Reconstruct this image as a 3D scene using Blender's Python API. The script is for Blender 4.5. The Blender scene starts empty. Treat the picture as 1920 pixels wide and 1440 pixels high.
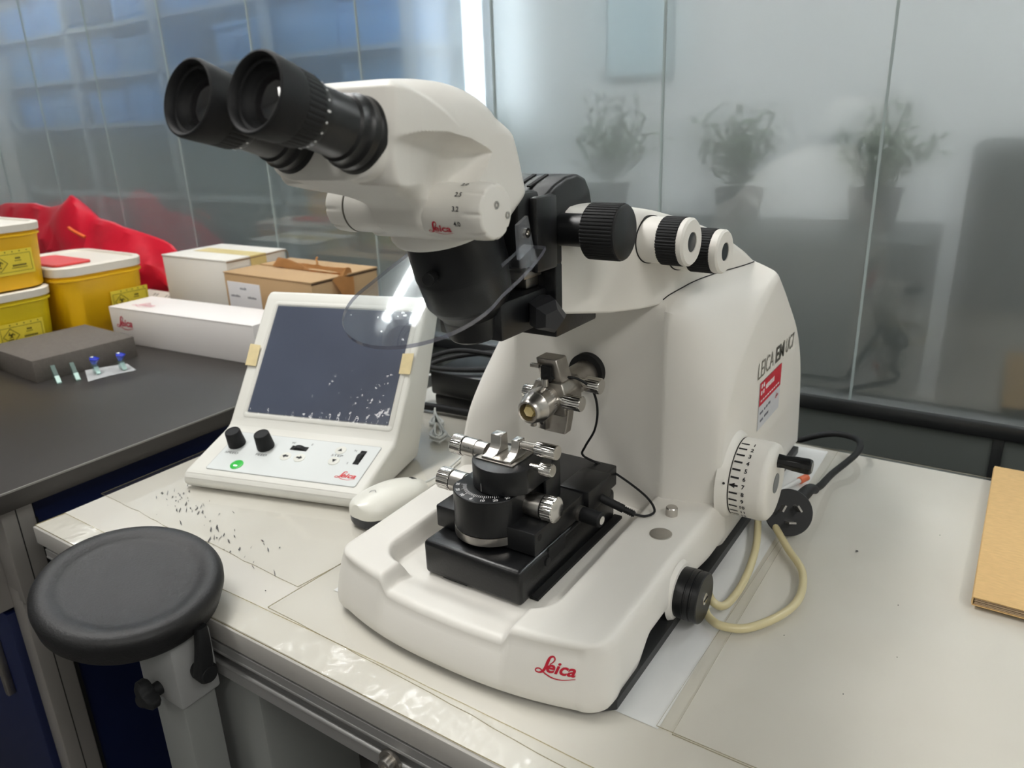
import bpy, bmesh, math, random
from mathutils import Vector, Matrix
random.seed(7)
SC = bpy.context.scene
COL = SC.collection
R = math.radians
PI = math.pi

# ------------------------------------------------------------------ camera
# world: x along the table front, y into the depth, z up, table top at z = 0
YAW, PITCH, ROLL, FPX = R(34.268), R(19.318), R(-2.079), 1404.04
fwd = Vector((-math.sin(YAW)*math.cos(PITCH), math.cos(YAW)*math.cos(PITCH), -math.sin(PITCH)))
rgt = Vector((math.cos(YAW), math.sin(YAW), 0)); upv = rgt.cross(fwd)
rg2 = rgt*math.cos(ROLL) + upv*math.sin(ROLL); up2 = -rgt*math.sin(ROLL) + upv*math.cos(ROLL)
cd = bpy.data.cameras.new('camera'); cam = bpy.data.objects.new('camera', cd); COL.objects.link(cam)
cam.matrix_world = Matrix(((rg2.x, up2.x, -fwd.x, 0), (rg2.y, up2.y, -fwd.y, 0), (rg2.z, up2.z, -fwd.z, 0.45), (0, 0, 0, 1)))
cd.sensor_fit = 'HORIZONTAL'; cd.sensor_width = 36; cd.lens = FPX/1920*36
cd.clip_start = 0.02; cd.clip_end = 50
cd.dof.use_dof = True; cd.dof.focus_distance = 0.68; cd.dof.aperture_fstop = 9.0
SC.camera = cam

# ------------------------------------------------------------------ world, light, exposure
w = bpy.data.worlds.new('world'); SC.world = w; w.use_nodes = True
w.node_tree.nodes['Background'].inputs[0].default_value = (0.80, 0.85, 0.9, 1)
w.node_tree.nodes['Background'].inputs[1].default_value = 0.25
CEIL = 1.95
FLOOR = -0.76
def area(name, loc, sx, sy, power, col=(1, 0.990, 0.972), rot=(0, 0, 0)):
    l = bpy.data.lights.new(name, 'AREA'); l.shape = 'RECTANGLE'; l.size = sx; l.size_y = sy; l.energy = power; l.color = col
    o = bpy.data.objects.new(name, l); COL.objects.link(o); o.location = loc; o.rotation_euler = rot
    return o
LAMPS = [(-1.25, 0.42), (1.45, -0.30), (-1.25, -1.55), (0.75, -1.55)]
LPOW = [17.0, 13.0, 5.0, 5.0]
for (lx, ly), pw_ in zip(LAMPS, LPOW):
    area('ceiling_lamp_light', (lx, ly, CEIL-0.045), 0.26, 1.15, pw_)
CLAMPS = [(-5.2, 1.95), (-1.96, 1.90), (0.9, 2.1)]      # twin-tube lamps beyond the glass, lit by their own tubes; first one added to brighten the rack
SC.view_settings.view_transform = 'Standard'; SC.view_settings.look = 'None'
SC.view_settings.gamma = 1.0; SC.view_settings.use_curve_mapping = False
SC.view_settings.exposure = 0.50
SC.cycles.max_bounces = 9; SC.cycles.diffuse_bounces = 4; SC.cycles.transparent_max_bounces = 12

# ------------------------------------------------------------------ materials
def lin(c):
    return tuple(((v/255)/12.92 if v/255 <= 0.04045 else ((v/255+0.055)/1.055)**2.4) for v in c) + (1.0,)
MATS = {}
def mat(name, col, rough=0.5, metal=0.0, var=0.0, vscale=20.0, bump=0.0, bscale=300.0, spec=0.5, coat=0.0, aniso=0.0, stretch=None, col2=None, emit=None):
    if name in MATS: return MATS[name]
    m = bpy.data.materials.new(name); m.use_nodes = True
    nt = m.node_tree; b = nt.nodes['Principled BSDF']
    c = lin(col)
    b.inputs['Base Color'].default_value = c
    b.inputs['Roughness'].default_value = rough; b.inputs['Metallic'].default_value = metal
    b.inputs['Specular IOR Level'].default_value = spec
    b.inputs['Coat Weight'].default_value = coat
    if aniso: b.inputs['Anisotropic'].default_value = aniso
    if var or bump:
        tc = nt.nodes.new('ShaderNodeTexCoord'); mp = nt.nodes.new('ShaderNodeMapping')
        nt.links.new(tc.outputs['Object'], mp.inputs[0])
        if stretch: mp.inputs['Scale'].default_value = stretch
    if var:
        n = nt.nodes.new('ShaderNodeTexNoise'); n.inputs['Scale'].default_value = vscale; n.inputs['Detail'].default_value = 5
        nt.links.new(mp.outputs[0], n.inputs['Vector'])
        r = nt.nodes.new('ShaderNodeValToRGB')
        cc = lin(col2) if col2 else tuple(v*(1-var) for v in c[:3])+(1,)
        r.color_ramp.elements[0].color = cc; r.color_ramp.elements[1].color = c
        r.color_ramp.elements[0].position = 0.3; r.color_ramp.elements[1].position = 0.7
        nt.links.new(n.outputs['Fac'], r.inputs[0]); nt.links.new(r.outputs[0], b.inputs['Base Color'])
    if bump:
        n2 = nt.nodes.new('ShaderNodeTexNoise'); n2.inputs['Scale'].default_value = bscale; n2.inputs['Detail'].default_value = 3
        nt.links.new(mp.outputs[0], n2.inputs['Vector'])
        bp = nt.nodes.new('ShaderNodeBump'); bp.inputs['Strength'].default_value = bump; bp.inputs['Distance'].default_value = 0.001
        nt.links.new(n2.outputs['Fac'], bp.inputs['Height']); nt.links.new(bp.outputs[0], b.inputs['Normal'])
    if emit:
        b.inputs['Emission Color'].default_value = lin(emit[0]); b.inputs['Emission Strength'].default_value = emit[1]
    MATS[name] = m
    return m
def clear(name, tint, refl_rough=0.03, refl=0.0, haze=0.0, hazecol=(200, 200, 200), ior=1.45, wave=0.0, wscale=6.0, frost=0.0):
    """thin clear plastic or pane glass: tinted see-through with a Fresnel reflection and a little surface haze"""
    if name in MATS: return MATS[name]
    m = bpy.data.materials.new(name); m.use_nodes = True; nt = m.node_tree
    for n in list(nt.nodes): nt.nodes.remove(n)
    out = nt.nodes.new('ShaderNodeOutputMaterial')
    t = nt.nodes.new('ShaderNodeBsdfTransparent'); t.inputs[0].default_value = lin(tint)
    g = nt.nodes.new('ShaderNodeBsdfGlossy'); g.inputs['Roughness'].default_value = refl_rough; g.inputs[0].default_value = (1, 1, 1, 1)
    d = nt.nodes.new('ShaderNodeBsdfDiffuse'); d.inputs[0].default_value = lin(hazecol)
    f0 = ((ior-1)/(ior+1))**2          # Schlick: the same for both sides of the thin sheet
    lw = nt.nodes.new('ShaderNodeLayerWeight'); lw.inputs[0].default_value = 0.5
    pw5 = nt.nodes.new('ShaderNodeMath'); pw5.operation = 'POWER'; pw5.inputs[1].default_value = 5.0
    nt.links.new(lw.outputs['Facing'], pw5.inputs[0])
    fr = nt.nodes.new('ShaderNodeMath'); fr.operation = 'MULTIPLY_ADD'; fr.inputs[1].default_value = 1-f0; fr.inputs[2].default_value = f0
    nt.links.new(pw5.outputs[0], fr.inputs[0])
    mx0 = nt.nodes.new('ShaderNodeMixShader'); mx0.inputs[0].default_value = haze
    src = t
    if frost:      # part of the light is spread by the matt film on the pane
        rf_ = nt.nodes.new('ShaderNodeBsdfRefraction'); rf_.inputs['IOR'].default_value = 1.12; rf_.inputs['Roughness'].default_value = 0.5; rf_.inputs[0].default_value = lin(tint)
        src = nt.nodes.new('ShaderNodeMixShader'); src.inputs[0].default_value = frost
        nt.links.new(t.outputs[0], src.inputs[1]); nt.links.new(rf_.outputs[0], src.inputs[2])
    nt.links.new(src.outputs[0], mx0.inputs[1]); nt.links.new(d.outputs[0], mx0.inputs[2])
    ad = nt.nodes.new('ShaderNodeMath'); ad.operation = 'ADD'; ad.use_clamp = True; ad.inputs[1].default_value = refl
    nt.links.new(fr.outputs[0], ad.inputs[0])
    mx = nt.nodes.new('ShaderNodeMixShader')
    nt.links.new(ad.outputs[0], mx.inputs[0]); nt.links.new(mx0.outputs[0], mx.inputs[1]); nt.links.new(g.outputs[0], mx.inputs[2])
    if wave:
        tc = nt.nodes.new('ShaderNodeTexCoord'); n2 = nt.nodes.new('ShaderNodeTexNoise'); n2.inputs['Scale'].default_value = wscale
        n2.inputs['Detail'].default_value = 2
        nt.links.new(tc.outputs['Object'], n2.inputs['Vector'])
        bp = nt.nodes.new('ShaderNodeBump'); bp.inputs['Strength'].default_value = wave; bp.inputs['Distance'].default_value = 0.01
        nt.links.new(n2.outputs['Fac'], bp.inputs['Height']); nt.links.new(bp.outputs[0], g.inputs['Normal']); nt.links.new(bp.outputs[0], lw.inputs['Normal'])
    nt.links.new(mx.outputs[0], out.inputs[0])
    MATS[name] = m
    return m

WHITE = mat('ivory_white_shell', (228, 225, 218), 0.42, bump=0.05, bscale=900, spec=0.4)
WHITE2 = mat('white_control_housing', (227, 226, 219), 0.45, bump=0.06, bscale=700, spec=0.4)
BLACK = mat('satin_black_paint', (17, 18, 20), 0.38, bump=0.05, bscale=1200)
BLACKG = mat('gloss_black_enamel', (13, 14, 16), 0.32, bump=0.12, bscale=500)
RUBBER = mat('black_rubber', (20, 21, 23), 0.62, bump=0.1, bscale=900, spec=0.35)
DARK = mat('dark_cavity', (8, 8, 9), 0.8)
STEEL = mat('brushed_steel', (200, 196, 190), 0.28, 1.0, var=0.15, vscale=60)
CHROME = mat('polished_chrome', (214, 211, 206), 0.14, 1.0)
STEELD = mat('grey_machined_steel', (172, 167, 160), 0.38, 1.0, var=0.2, vscale=80)
RED = mat('logo_red', (190, 20, 48), 0.5)
INK = mat('black_ink', (28, 28, 30), 0.6)
GREYINK = mat('grey_ink', (122, 119, 110), 0.6)
WINK = mat('white_ink', (226, 226, 226), 0.6)
SCREEN = mat('dark_touch_screen', (84, 91, 108), 0.22, var=0.12, vscale=9, col2=(76, 82, 98))
PANEL = mat('pale_grey_membrane', (221, 225, 224), 0.45)
ALU = mat('anodised_aluminium', (186, 185, 184), 0.42, 0.75, var=0.06, vscale=30, stretch=(1, 40, 40))
TAPE = mat('masking_tape', (226, 208, 160), 0.7, var=0.12, vscale=90)
ACRYL = clear('clear_acrylic', (246, 248, 249), 0.02, 0.01, 0.012, ior=1.5)
ACRYLE = clear('acrylic_cut_edge', (176, 178, 192), 0.1, 0.05, 0.22, (190, 190, 205))

# ------------------------------------------------------------------ mesh helpers
def wloc(p):
    v = Vector((0, 0, 0))
    while p is not None:
        v += p.location; p = p.parent
    return v
def obj(name, bm, m, parent=None, ang=38, flat=False):
    """link a bmesh written in world coordinates as one mesh object; parents carry no rotation"""
    me = bpy.data.meshes.new(name)
    off = wloc(parent)
    if off.length: bmesh.ops.translate(bm, verts=bm.verts, vec=-off)
    bmesh.ops.recalc_face_normals(bm, faces=bm.faces)
    bm.to_mesh(me); bm.free()
    if not flat:
        me.polygons.foreach_set('use_smooth', [True]*len(me.polygons))
        me.set_sharp_from_angle(angle=R(ang))
    for k in (m if isinstance(m, (list, tuple)) else [m]): me.materials.append(k)
    o = bpy.data.objects.new(name, me); COL.objects.link(o); o.parent = parent
    return o
def tag(o, label, cat, group=None, kind=None):
    o['label'] = label
    if cat: o['category'] = cat
    if group: o['group'] = group
    if kind: o['kind'] = kind
    return o
def struct(o, label=None):
    o['kind'] = 'structure'
    if label: o['label'] = label
    return o
def thing(name, label, cat, loc=(0, 0, 0), group=None):
    o = bpy.data.objects.new(name, None); COL.objects.link(o); o.location = loc; o.empty_display_size = 0.02
    return tag(o, label, cat, group)
def NB(): return bmesh.new()
def frame(axis, up=(0, 0, 1)):
    a = Vector(axis).normalized(); u = Vector(up)
    if abs(a.dot(u.normalized())) > 0.99: u = Vector((1, 0, 0))
    x = u.cross(a).normalized(); y = a.cross(x).normalized()
    return x, y, a
def box(bm, c, s, bev=0.0, seg=2, rot=None):
    r = bmesh.ops.create_cube(bm, size=1.0)
    vs = r['verts']
    bmesh.ops.scale(bm, verts=vs, vec=s)
    if bev:
        es = list({e for v in vs for e in v.link_edges})
        rr = bmesh.ops.bevel(bm, geom=es, offset=bev, segments=seg, profile=0.5, affect='EDGES')
        vs = list({v for f in rr['faces'] for v in f.verts} | {v for v in vs if v.is_valid})
    if rot is not None: bmesh.ops.rotate(bm, verts=vs, cent=(0, 0, 0), matrix=rot)
    bmesh.ops.translate(bm, verts=vs, vec=c)
    return vs
def b6(bm, x0, x1, y0, y1, z0, z1, bev=0.0, seg=2):
    return box(bm, ((x0+x1)/2, (y0+y1)/2, (z0+z1)/2), (abs(x1-x0), abs(y1-y0), abs(z1-z0)), bev, seg)
def lathe(bm, prof, org, axis, n=40, up=(0, 0, 1), rf=None, cap0=True, cap1=True):
    """prof: [(s, r)] along the axis; rf(s index, theta) scales the radius (flutes, knurls)"""
    x, y, a = frame(axis, up); o = Vector(org); rings = []
    for i, (s, r) in enumerate(prof):
        ring = []
        for k in range(n):
            t = 2*PI*k/n; q = r*(rf(i, t) if rf else 1)
            ring.append(bm.verts.new(o + a*s + x*(q*math.cos(t)) + y*(q*math.sin(t))))
        rings.append(ring)
    for A, B in zip(rings, rings[1:]):
        for k in range(n): bm.faces.new((A[k], A[(k+1) % n], B[(k+1) % n], B[k]))
    if cap0: bm.faces.new(list(reversed(rings[0])))
    if cap1: bm.faces.new(rings[-1])
    return rings
def cyl(bm, p0, p1, r, n=32, r1=None, bev=0.0):
    p0 = Vector(p0); p1 = Vector(p1); L = (p1-p0).length; r1 = r if r1 is None else r1
    prof = [(0, r), (L, r1)] if not bev else [(0, r-bev), (bev, r), (L-bev, r1), (L, r1-bev)]
    return lathe(bm, prof, p0, p1-p0, n)
def catmull(pts, sub=6, closed=False):
    P = [Vector(p) for p in pts]; n = len(P); out = []
    for i in range(n if closed else n-1):
        if closed: a, b, c, d = P[(i-1) % n], P[i], P[(i+1) % n], P[(i+2) % n]
        else: a, b, c, d = P[max(i-1, 0)], P[i], P[i+1], P[min(i+2, n-1)]
        for k in range(sub):
            t = k/sub
            out.append(0.5*((2*b) + (c-a)*t + (2*a-5*b+4*c-d)*t*t + (3*b-a-3*c+d)*t**3))
    if not closed: out.append(P[-1])
    return out
def tube(bm, pts, r, n=10, sub=6, rfun=None):
    P = catmull(pts, sub) if sub else [Vector(p) for p in pts]
    T = (P[1]-P[0]).normalized(); x = T.orthogonal().normalized(); rings = []
    for i, p in enumerate(P):
        t = (P[min(i+1, len(P)-1)]-P[max(i-1, 0)]).normalized()
        x = (x - t*x.dot(t)).normalized(); y = t.cross(x)
        rr = rfun(i/(len(P)-1)) if rfun else r
        rings.append([bm.verts.new(p + x*(rr*math.cos(2*PI*k/n)) + y*(rr*math.sin(2*PI*k/n))) for k in range(n)])
    for A, B in zip(rings, rings[1:]):
        for k in range(n): bm.faces.new((A[k], A[(k+1) % n], B[(k+1) % n], B[k]))
    bm.faces.new(list(reversed(rings[0]))); bm.faces.new(rings[-1])
def loft(bm, secs, cap=True, closed=True):
    rings = [[bm.verts.new(p) for p in s] for s in secs]; n = len(rings[0])
    for A, B in zip(rings, rings[1:]):
        for k in range(n if closed else n-1): bm.faces.new((A[k], A[(k+1) % n], B[(k+1) % n], B[k]))
    if cap:
        bm.faces.new(list(reversed(rings[0]))); bm.faces.new(rings[-1])
    return rings
def prism(bm, pts, ex, bev=0.0, seg=2):
    """pts: world points of a planar polygon; ex: extrusion vector"""
    vs = [bm.verts.new(p) for p in pts]; f = bm.faces.new(vs)
    r = bmesh.ops.extrude_face_region(bm, geom=[f]); nv = [g for g in r['geom'] if isinstance(g, bmesh.types.BMVert)]
    bmesh.ops.translate(bm, verts=nv, vec=ex)
    if bev:
        es = list({e for v in vs+nv for e in v.link_edges})
        bmesh.ops.bevel(bm, geom=es, offset=bev, segments=seg, profile=0.5, affect='EDGES')
def rrect(w, h, r, n=5):
    out = []
    for cx, cy, a0 in ((w/2-r, h/2-r, 0), (-w/2+r, h/2-r, 90), (-w/2+r, -h/2+r, 180), (w/2-r, -h/2+r, 270)):
        for k in range(n+1):
            t = R(a0+90*k/n); out.append((cx+r*math.cos(t), cy+r*math.sin(t)))
    return out
def interp(tab, x):
    if x <= tab[0][0]: return tab[0][1]
    for (a, va), (b, vb) in zip(tab, tab[1:]):
        if x <= b: return va + (vb-va)*(x-a)/(b-a)
    return tab[-1][1]
def sst(a, b, x):
    t = max(0.0, min(1.0, (x-a)/(b-a))); return t*t*(3-2*t)
def plate(bm, pts2, o, e1, e2, th):
    """flat printed shape: polygon in a plane, given thickness along the normal"""
    o = Vector(o); e1 = Vector(e1); e2 = Vector(e2); n = e1.cross(e2).normalized()
    prism(bm, [o + e1*p[0] + e2*p[1] for p in pts2], n*th)
def ribbon(bm, pts, wf, o, e1, e2, th=0.0002):
    """flat stroke of varying width along 2-D points in the plane (o, e1, e2)"""
    o = Vector(o); e1 = Vector(e1); e2 = Vector(e2); nn = e1.cross(e2).normalized()
    P = catmull([(p[0], p[1], 0) for p in pts], 5); L = []
    for i, p in enumerate(P):
        t = (P[min(i+1, len(P)-1)]-P[max(i-1, 0)]).normalized(); nv = Vector((-t.y, t.x, 0)); ww = wf(i/(len(P)-1))/2
        a = p+nv*ww; b = p-nv*ww
        L.append((bm.verts.new(o+e1*a.x+e2*a.y+nn*th), bm.verts.new(o+e1*b.x+e2*b.y+nn*th)))
    for A, B in zip(L, L[1:]): bm.faces.new((A[0], A[1], B[1], B[0]))
_txt = {}
def text_polys(s, bold=0.0, shear=0.0):
    k = (s, bold, shear)
    if k not in _txt:
        cu = bpy.data.curves.new('lettering', 'FONT'); cu.body = s; cu.size = 1.0; cu.offset = bold; cu.shear = shear; cu.resolution_u = 3
        to = bpy.data.objects.new('lettering', cu); COL.objects.link(to)
        dg = bpy.context.evaluated_depsgraph_get()
        me = bpy.data.meshes.new_from_object(to.evaluated_get(dg))
        V = [tuple(v.co) for v in me.vertices]; F = [tuple(p.vertices) for p in me.polygons]
        bpy.data.objects.remove(to); bpy.data.curves.remove(cu); bpy.data.meshes.remove(me)
        _txt[k] = (V, F)
    return _txt[k]
def put_text(bm, s, o, e1, e2, h, wd=None, bold=0.0, shear=0.0, center=False, th=0.0002):
    """write s with cap height h (and width wd if given) at o along unit vectors e1 (reading) and e2 (up)"""
    V, F = text_polys(s, bold, shear)
    x0 = min(v[0] for v in V); x1 = max(v[0] for v in V); y0 = min(v[1] for v in V); y1 = max(v[1] for v in V)
    sy = h/(y1-y0); sx = (wd/(x1-x0)) if wd else sy
    o = Vector(o); e1 = Vector(e1).normalized(); e2 = Vector(e2).normalized(); n = e1.cross(e2).normalized()
    if center: o = o - e1*((x1-x0)*sx/2) - e2*(h/2)
    vs = [bm.verts.new(o + e1*((v[0]-x0)*sx) + e2*((v[1]-y0)*sy) + n*th) for v in V]
    for f in F:
        try: bm.faces.new([vs[i] for i in f])
        except ValueError: pass
def leica(bm, o, e1, e2, W, th=0.0002):
    """script word mark of width W, lower left at o"""
    e1 = Vector(e1).normalized(); e2 = Vector(e2).normalized(); o = Vector(o)
    Lp = [(116, 530), (142, 506), (150, 482), (134, 466), (110, 480), (96, 520), (86, 558), (68, 592), (38, 608), (10, 602), (14, 582), (44, 578), (86, 606), (150, 630), (230, 632), (330, 606)]
    Ls = [((x-5)/325*W, (640-y)/325*W) for x, y in Lp]
    wf = lambda t: W*interp([(0, 0.02), (0.08, 0.03), (0.2, 0.04), (0.32, 0.075), (0.45, 0.065), (0.55, 0.03), (0.66, 0.03), (0.85, 0.034), (1, 0.014)], t)
    ribbon(bm, Ls, wf, o, e1*1.0, e2*1.0, th)
    put_text(bm, 'eica', o + e1*(0.27*W) + e2*(0.135*W), e1, e2, 0.285*W, 0.72*W, bold=0.028, shear=0.25, th=th*1.3)


# ================================================================== the room
YW = 1.175            # glass partition behind table and bench
M_FLOOR = mat('grey_vinyl_floor', (92, 90, 88), 0.45, var=0.2, vscale=4)
M_WALL = mat('painted_wall', (214, 214, 210), 0.8, var=0.03, vscale=3)
M_CEIL = mat('ceiling_tile', (225, 225, 222), 0.85)
M_LOW = mat('dark_grey_panel', (98, 104, 101), 0.35, var=0.08, vscale=8)
M_RAIL = mat('dark_grey_rail', (48, 50, 51), 0.3, 0.4)
M_CORR = mat('corridor_wall', (222, 224, 224), 0.8)
GLASS = clear('partition_glass', (234, 237, 236), 0.05, 0.05, 0.09, (176, 182, 180), ior=1.45, frost=0.45)
SEAM = mat('milky_seam', (150, 162, 162), 0.4)

bm = NB(); b6(bm, -6.0, 2.4, -2.6, YW+2.4, FLOOR-0.05, FLOOR); struct(obj('floor', bm, M_FLOOR, flat=True))
bm = NB(); b6(bm, -6.0, 2.4, -2.6, YW+2.4, CEIL, CEIL+0.05); struct(obj('ceiling', bm, M_CEIL, flat=True))
bm = NB(); b6(bm, -6.05, -6.0, -2.6, YW+2.4, FLOOR, CEIL); struct(obj('wall_left', bm, M_WALL, flat=True))
bm = NB(); b6(bm, 2.4, 2.45, -2.6, YW+2.4, FLOOR, CEIL); struct(obj('wall_right', bm, M_WALL, flat=True))
bm = NB(); b6(bm, -6.0, 2.4, -2.65, -2.6, FLOOR, CEIL); struct(obj('wall_front', bm, M_WALL, flat=True))
bm = NB(); b6(bm, -6.0, 2.4, YW+2.4, YW+2.45, FLOOR, CEIL); struct(obj('wall_corridor', bm, M_CORR, flat=True))

# glass partition: rail, lower panels, panes with milky joints
wb = bpy.data.objects.new('wall_back', None); COL.objects.link(wb); wb.location = (0, YW, FLOOR); struct(wb, 'glass partition of tall panes above dark lower panels')
bm = NB(); b6(bm, -6.0, 2.4, YW-0.012, YW+0.03, 0.008, 0.030, 0.003); obj('rail', bm, M_RAIL, wb)
xs = [-6.0]+[round(-0.175+0.32*k, 3) for k in range(-18, 9)]
xs = [x for x in xs if x < 2.38]+[2.4]
for a, b in zip(xs, xs[1:]):
    bm = NB(); b6(bm, a+0.0012, b-0.0012, YW-0.002, YW+0.002, 0.030, CEIL); obj('pane', bm, GLASS, wb, flat=True)
for x in xs[1:-1]:
    bm = NB(); b6(bm, x-0.0017, x+0.0017, YW-0.0026, YW+0.0026, 0.030, CEIL); obj('joint', bm, SEAM, wb, flat=True)
lows = [-6.0, -4.8, -3.6, -2.4, -1.2, 0.018, 1.2, 2.4]
for a, b in zip(lows, lows[1:]):
    bm = NB(); b6(bm, a+0.002, b-0.002, YW-0.004, YW+0.02, FLOOR, 0.008); obj('lower_panel', bm, M_LOW, wb, flat=True)
bm = NB(); b6(bm, 0.018-0.002, 0.030, YW-0.008, YW+0.02, FLOOR, 0.008, 0.002); obj('stile', bm, M_RAIL, wb)

# ceiling lamps (housing and lit diffuser); the light of each comes from the area lamp just below it
M_LIT = mat('lit_diffuser', (255, 250, 240), 0.5, emit=((255, 248, 236), 3.0))
M_LITC = mat('lit_diffuser_cool', (245, 250, 255), 0.5, emit=((252, 252, 255), 130.0))
where = ['front lamp over the bench', 'front lamp over the table', 'rear lamp on the bench side', 'rear lamp on the table side']
for (lx, ly), wd in zip(LAMPS, where):
    t = thing('ceiling_lamp', 'long white ceiling lamp, '+wd, 'ceiling lamp', (lx, ly, CEIL-0.04), 'ceiling lamps of the lab')
    bm = NB(); b6(bm, lx-0.16, lx+0.16, ly-0.62, ly+0.62, CEIL-0.035, CEIL, 0.004); obj('housing', bm, M_CEIL, t)
    bm = NB(); b6(bm, lx-0.13, lx+0.13, ly-0.585, ly+0.585, CEIL-0.04, CEIL-0.034); obj('diffuser', bm, M_LIT, t)
for k, (lx, ly) in enumerate(CLAMPS):
    t = thing('corridor_lamp', 'twin-tube ceiling lamp beyond the glass, %s' % ('added to brighten the far bins', 'over the near bins', 'over the locker')[k], 'ceiling lamp', (lx, ly, CEIL-0.06), 'lamps beyond the glass')
    bm = NB(); b6(bm, lx-0.14, lx+0.14, ly-0.66, ly+0.66, CEIL-0.03, CEIL, 0.004); obj('housing', bm, M_CEIL, t)
    for q in (-0.07, 0.07):
        bm = NB(); cyl(bm, (lx+q, ly-0.62, CEIL-0.052), (lx+q, ly+0.62, CEIL-0.048), 0.013, 12); obj('tube', bm, M_LITC, t)

# ------------------------------------------------------------------ beyond the glass
M_BLUE = mat('blue_storage_bin', (66, 136, 206), 0.5, var=0.1, vscale=3)
M_BLUE2 = mat('slate_blue_storage_bin', (92, 142, 190), 0.5, var=0.1, vscale=3)
M_RACK = mat('rack_grey', (150, 160, 162), 0.5)
M_DKFURN = mat('dark_furniture', (52, 60, 60), 0.6, var=0.2, vscale=5)
M_LEAF = mat('plant_leaf', (62, 88, 60), 0.5, var=0.4, vscale=8)
rack = thing('storage_rack', 'grey storage rack with blue bins beyond the glass', 'rack', (-4.1, 2.9, FLOOR))
for x in (-5.9, -5.0, -4.1, -3.2, -2.3):
    bm = NB(); b6(bm, x-0.02, x+0.02, 2.66, 2.70, FLOOR, 1.7); obj('post', bm, M_RACK, rack)
ROWS = [-0.35, 0.10, 0.52, 0.79, 1.06, 1.33]
for z in ROWS:
    bm = NB(); b6(bm, -5.9, -2.3, 2.66, 3.05, z-0.02, z-0.001); obj('shelf_board', bm, M_RACK, rack)
bm = NB(); b6(bm, -5.9, -2.3, 3.06, 3.07, FLOOR, 1.7); obj('back_sheet', bm, mat('teal_grey_sheet', (178, 198, 202), 0.6), rack)
rn = {2: 'lowest', 3: 'second', 4: 'third', 5: 'top'}
cols = []
for x in (-5.9, -5.0, -4.1, -3.2): cols += [(x+0.03, x+0.435), (x+0.465, x+0.87)]
for i in (2, 3, 4, 5):
    for j, (a, b) in enumerate(cols):
        if (i*3+j*5) % 7 == 1: continue
        z = ROWS[i]; hh = 0.21 if (i+j) % 2 else 0.18
        t = thing('storage_bin', 'blue storage bin beyond the glass, %s bin row, %s from the left' % (rn[i], ('first', 'second', 'third', 'fourth', 'fifth', 'sixth', 'seventh', 'eighth')[j]), 'bin', ((a+b)/2, 2.85, z), 'blue bins on the rack')
        m = M_BLUE if (i+j) % 3 else M_BLUE2
        bm = NB(); b6(bm, a, b, 2.71, 3.0, z+0.0005, z+hh, 0.012); obj('body', bm, m, t)
        bm = NB(); b6(bm, a-0.006, b+0.006, 2.705, 3.005, z+hh-0.03, z+hh+0.01, 0.006); obj('rim', bm, m, t)
# dark lounge furniture and plants further right
t = thing('low_cabinet', 'long dark low cabinet beyond the glass under the plants', 'cabinet', (-1.3, 2.5, FLOOR))
bm = NB(); b6(bm, -2.0, -0.2, 2.3, 2.75, FLOOR+0.06, 0.10, 0.01); obj('carcass', bm, M_DKFURN, t)
for k in range(3):
    bm = NB(); b6(bm, -1.98+0.6*k, -1.42+0.6*k, 2.285, 2.3, FLOOR+0.1, 0.06, 0.004); obj('cabinet_door', bm, M_DKFURN, t)
for k, (px, py, hgt) in enumerate([(-1.80, 2.5, 0.34), (-1.28, 2.55, 0.40), (-0.78, 2.5, 0.32), (-0.38, 2.55, 0.28)]):
    t = thing('potted_plant', 'leafy potted plant beyond the glass, %s in the row' % ('first', 'second', 'third', 'last')[k], 'plant', (px, py, 0.10), 'plants on the low cabinet')
    bm = NB(); lathe(bm, [(0, 0.06), (0.12, 0.08), (0.12, 0.07), (0.1, 0.068)], (px, py, 0.101), (0, 0, 1), 16); obj('pot', bm, M_DKFURN, t)
    bm = NB()
    for q in range(26):
        a = random.uniform(0, 2*PI); el = random.uniform(0.5, 1.45); L = hgt*random.uniform(0.5, 1.0)
        d = Vector((math.cos(a)*math.cos(el), math.sin(a)*math.cos(el), math.sin(el))); o = Vector((px, py, 0.20))
        d.x *= 0.75; d.y *= 0.6
        tube(bm, [o, o+d*L*0.5, o+d*L], 0.002, 4, 1)
        for r_ in range(7):
            c = o+d*L*(0.4+0.6*r_/6); dd = Vector((random.uniform(-1, 1), random.uniform(-0.6, 0.6), random.uniform(-0.3, 0.9))).normalized(); s_ = dd.orthogonal().normalized()*random.uniform(0.008, 0.014); l_ = random.uniform(0.03, 0.055)
            bm.faces.new([bm.verts.new(v) for v in (c, c+dd*l_*0.5+s_, c+dd*l_, c+dd*l_*0.5-s_)])
    f = obj('foliage', bm, M_LEAF, t); f['kind'] = 'stuff'
t = thing('notice_board', 'pale blue notice on the corridor wall seen through the glass', 'poster', (-1.62, YW+2.39, 0.9))
bm = NB(); b6(bm, -1.80, -1.46, YW+2.37, YW+2.398, 0.62, 1.12, 0.004); obj('frame', bm, mat('notice_frame', (120, 130, 130), 0.5), t)
bm = NB(); b6(bm, -1.78, -1.48, YW+2.362, YW+2.371, 0.64, 1.10); obj('sheet', bm, mat('notice_sheet', (190, 214, 222), 0.6), t)
t = thing('dark_locker', 'tall dark grey locker on the far side of the glass', 'locker', (0.2, 2.9, FLOOR))
bm = NB(); b6(bm, -0.15, 0.75, 2.7, 3.2, FLOOR, 0.34, 0.01); obj('carcass', bm, M_DKFURN, t)
bm = NB(); b6(bm, -0.13, 0.29, 2.685, 2.7, FLOOR+0.05, 0.32, 0.004); obj('locker_door', bm, M_DKFURN, t)
bm = NB(); b6(bm, 0.31, 0.73, 2.685, 2.7, FLOOR+0.05, 0.32, 0.004); obj('locker_door', bm, M_DKFURN, t)
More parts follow.
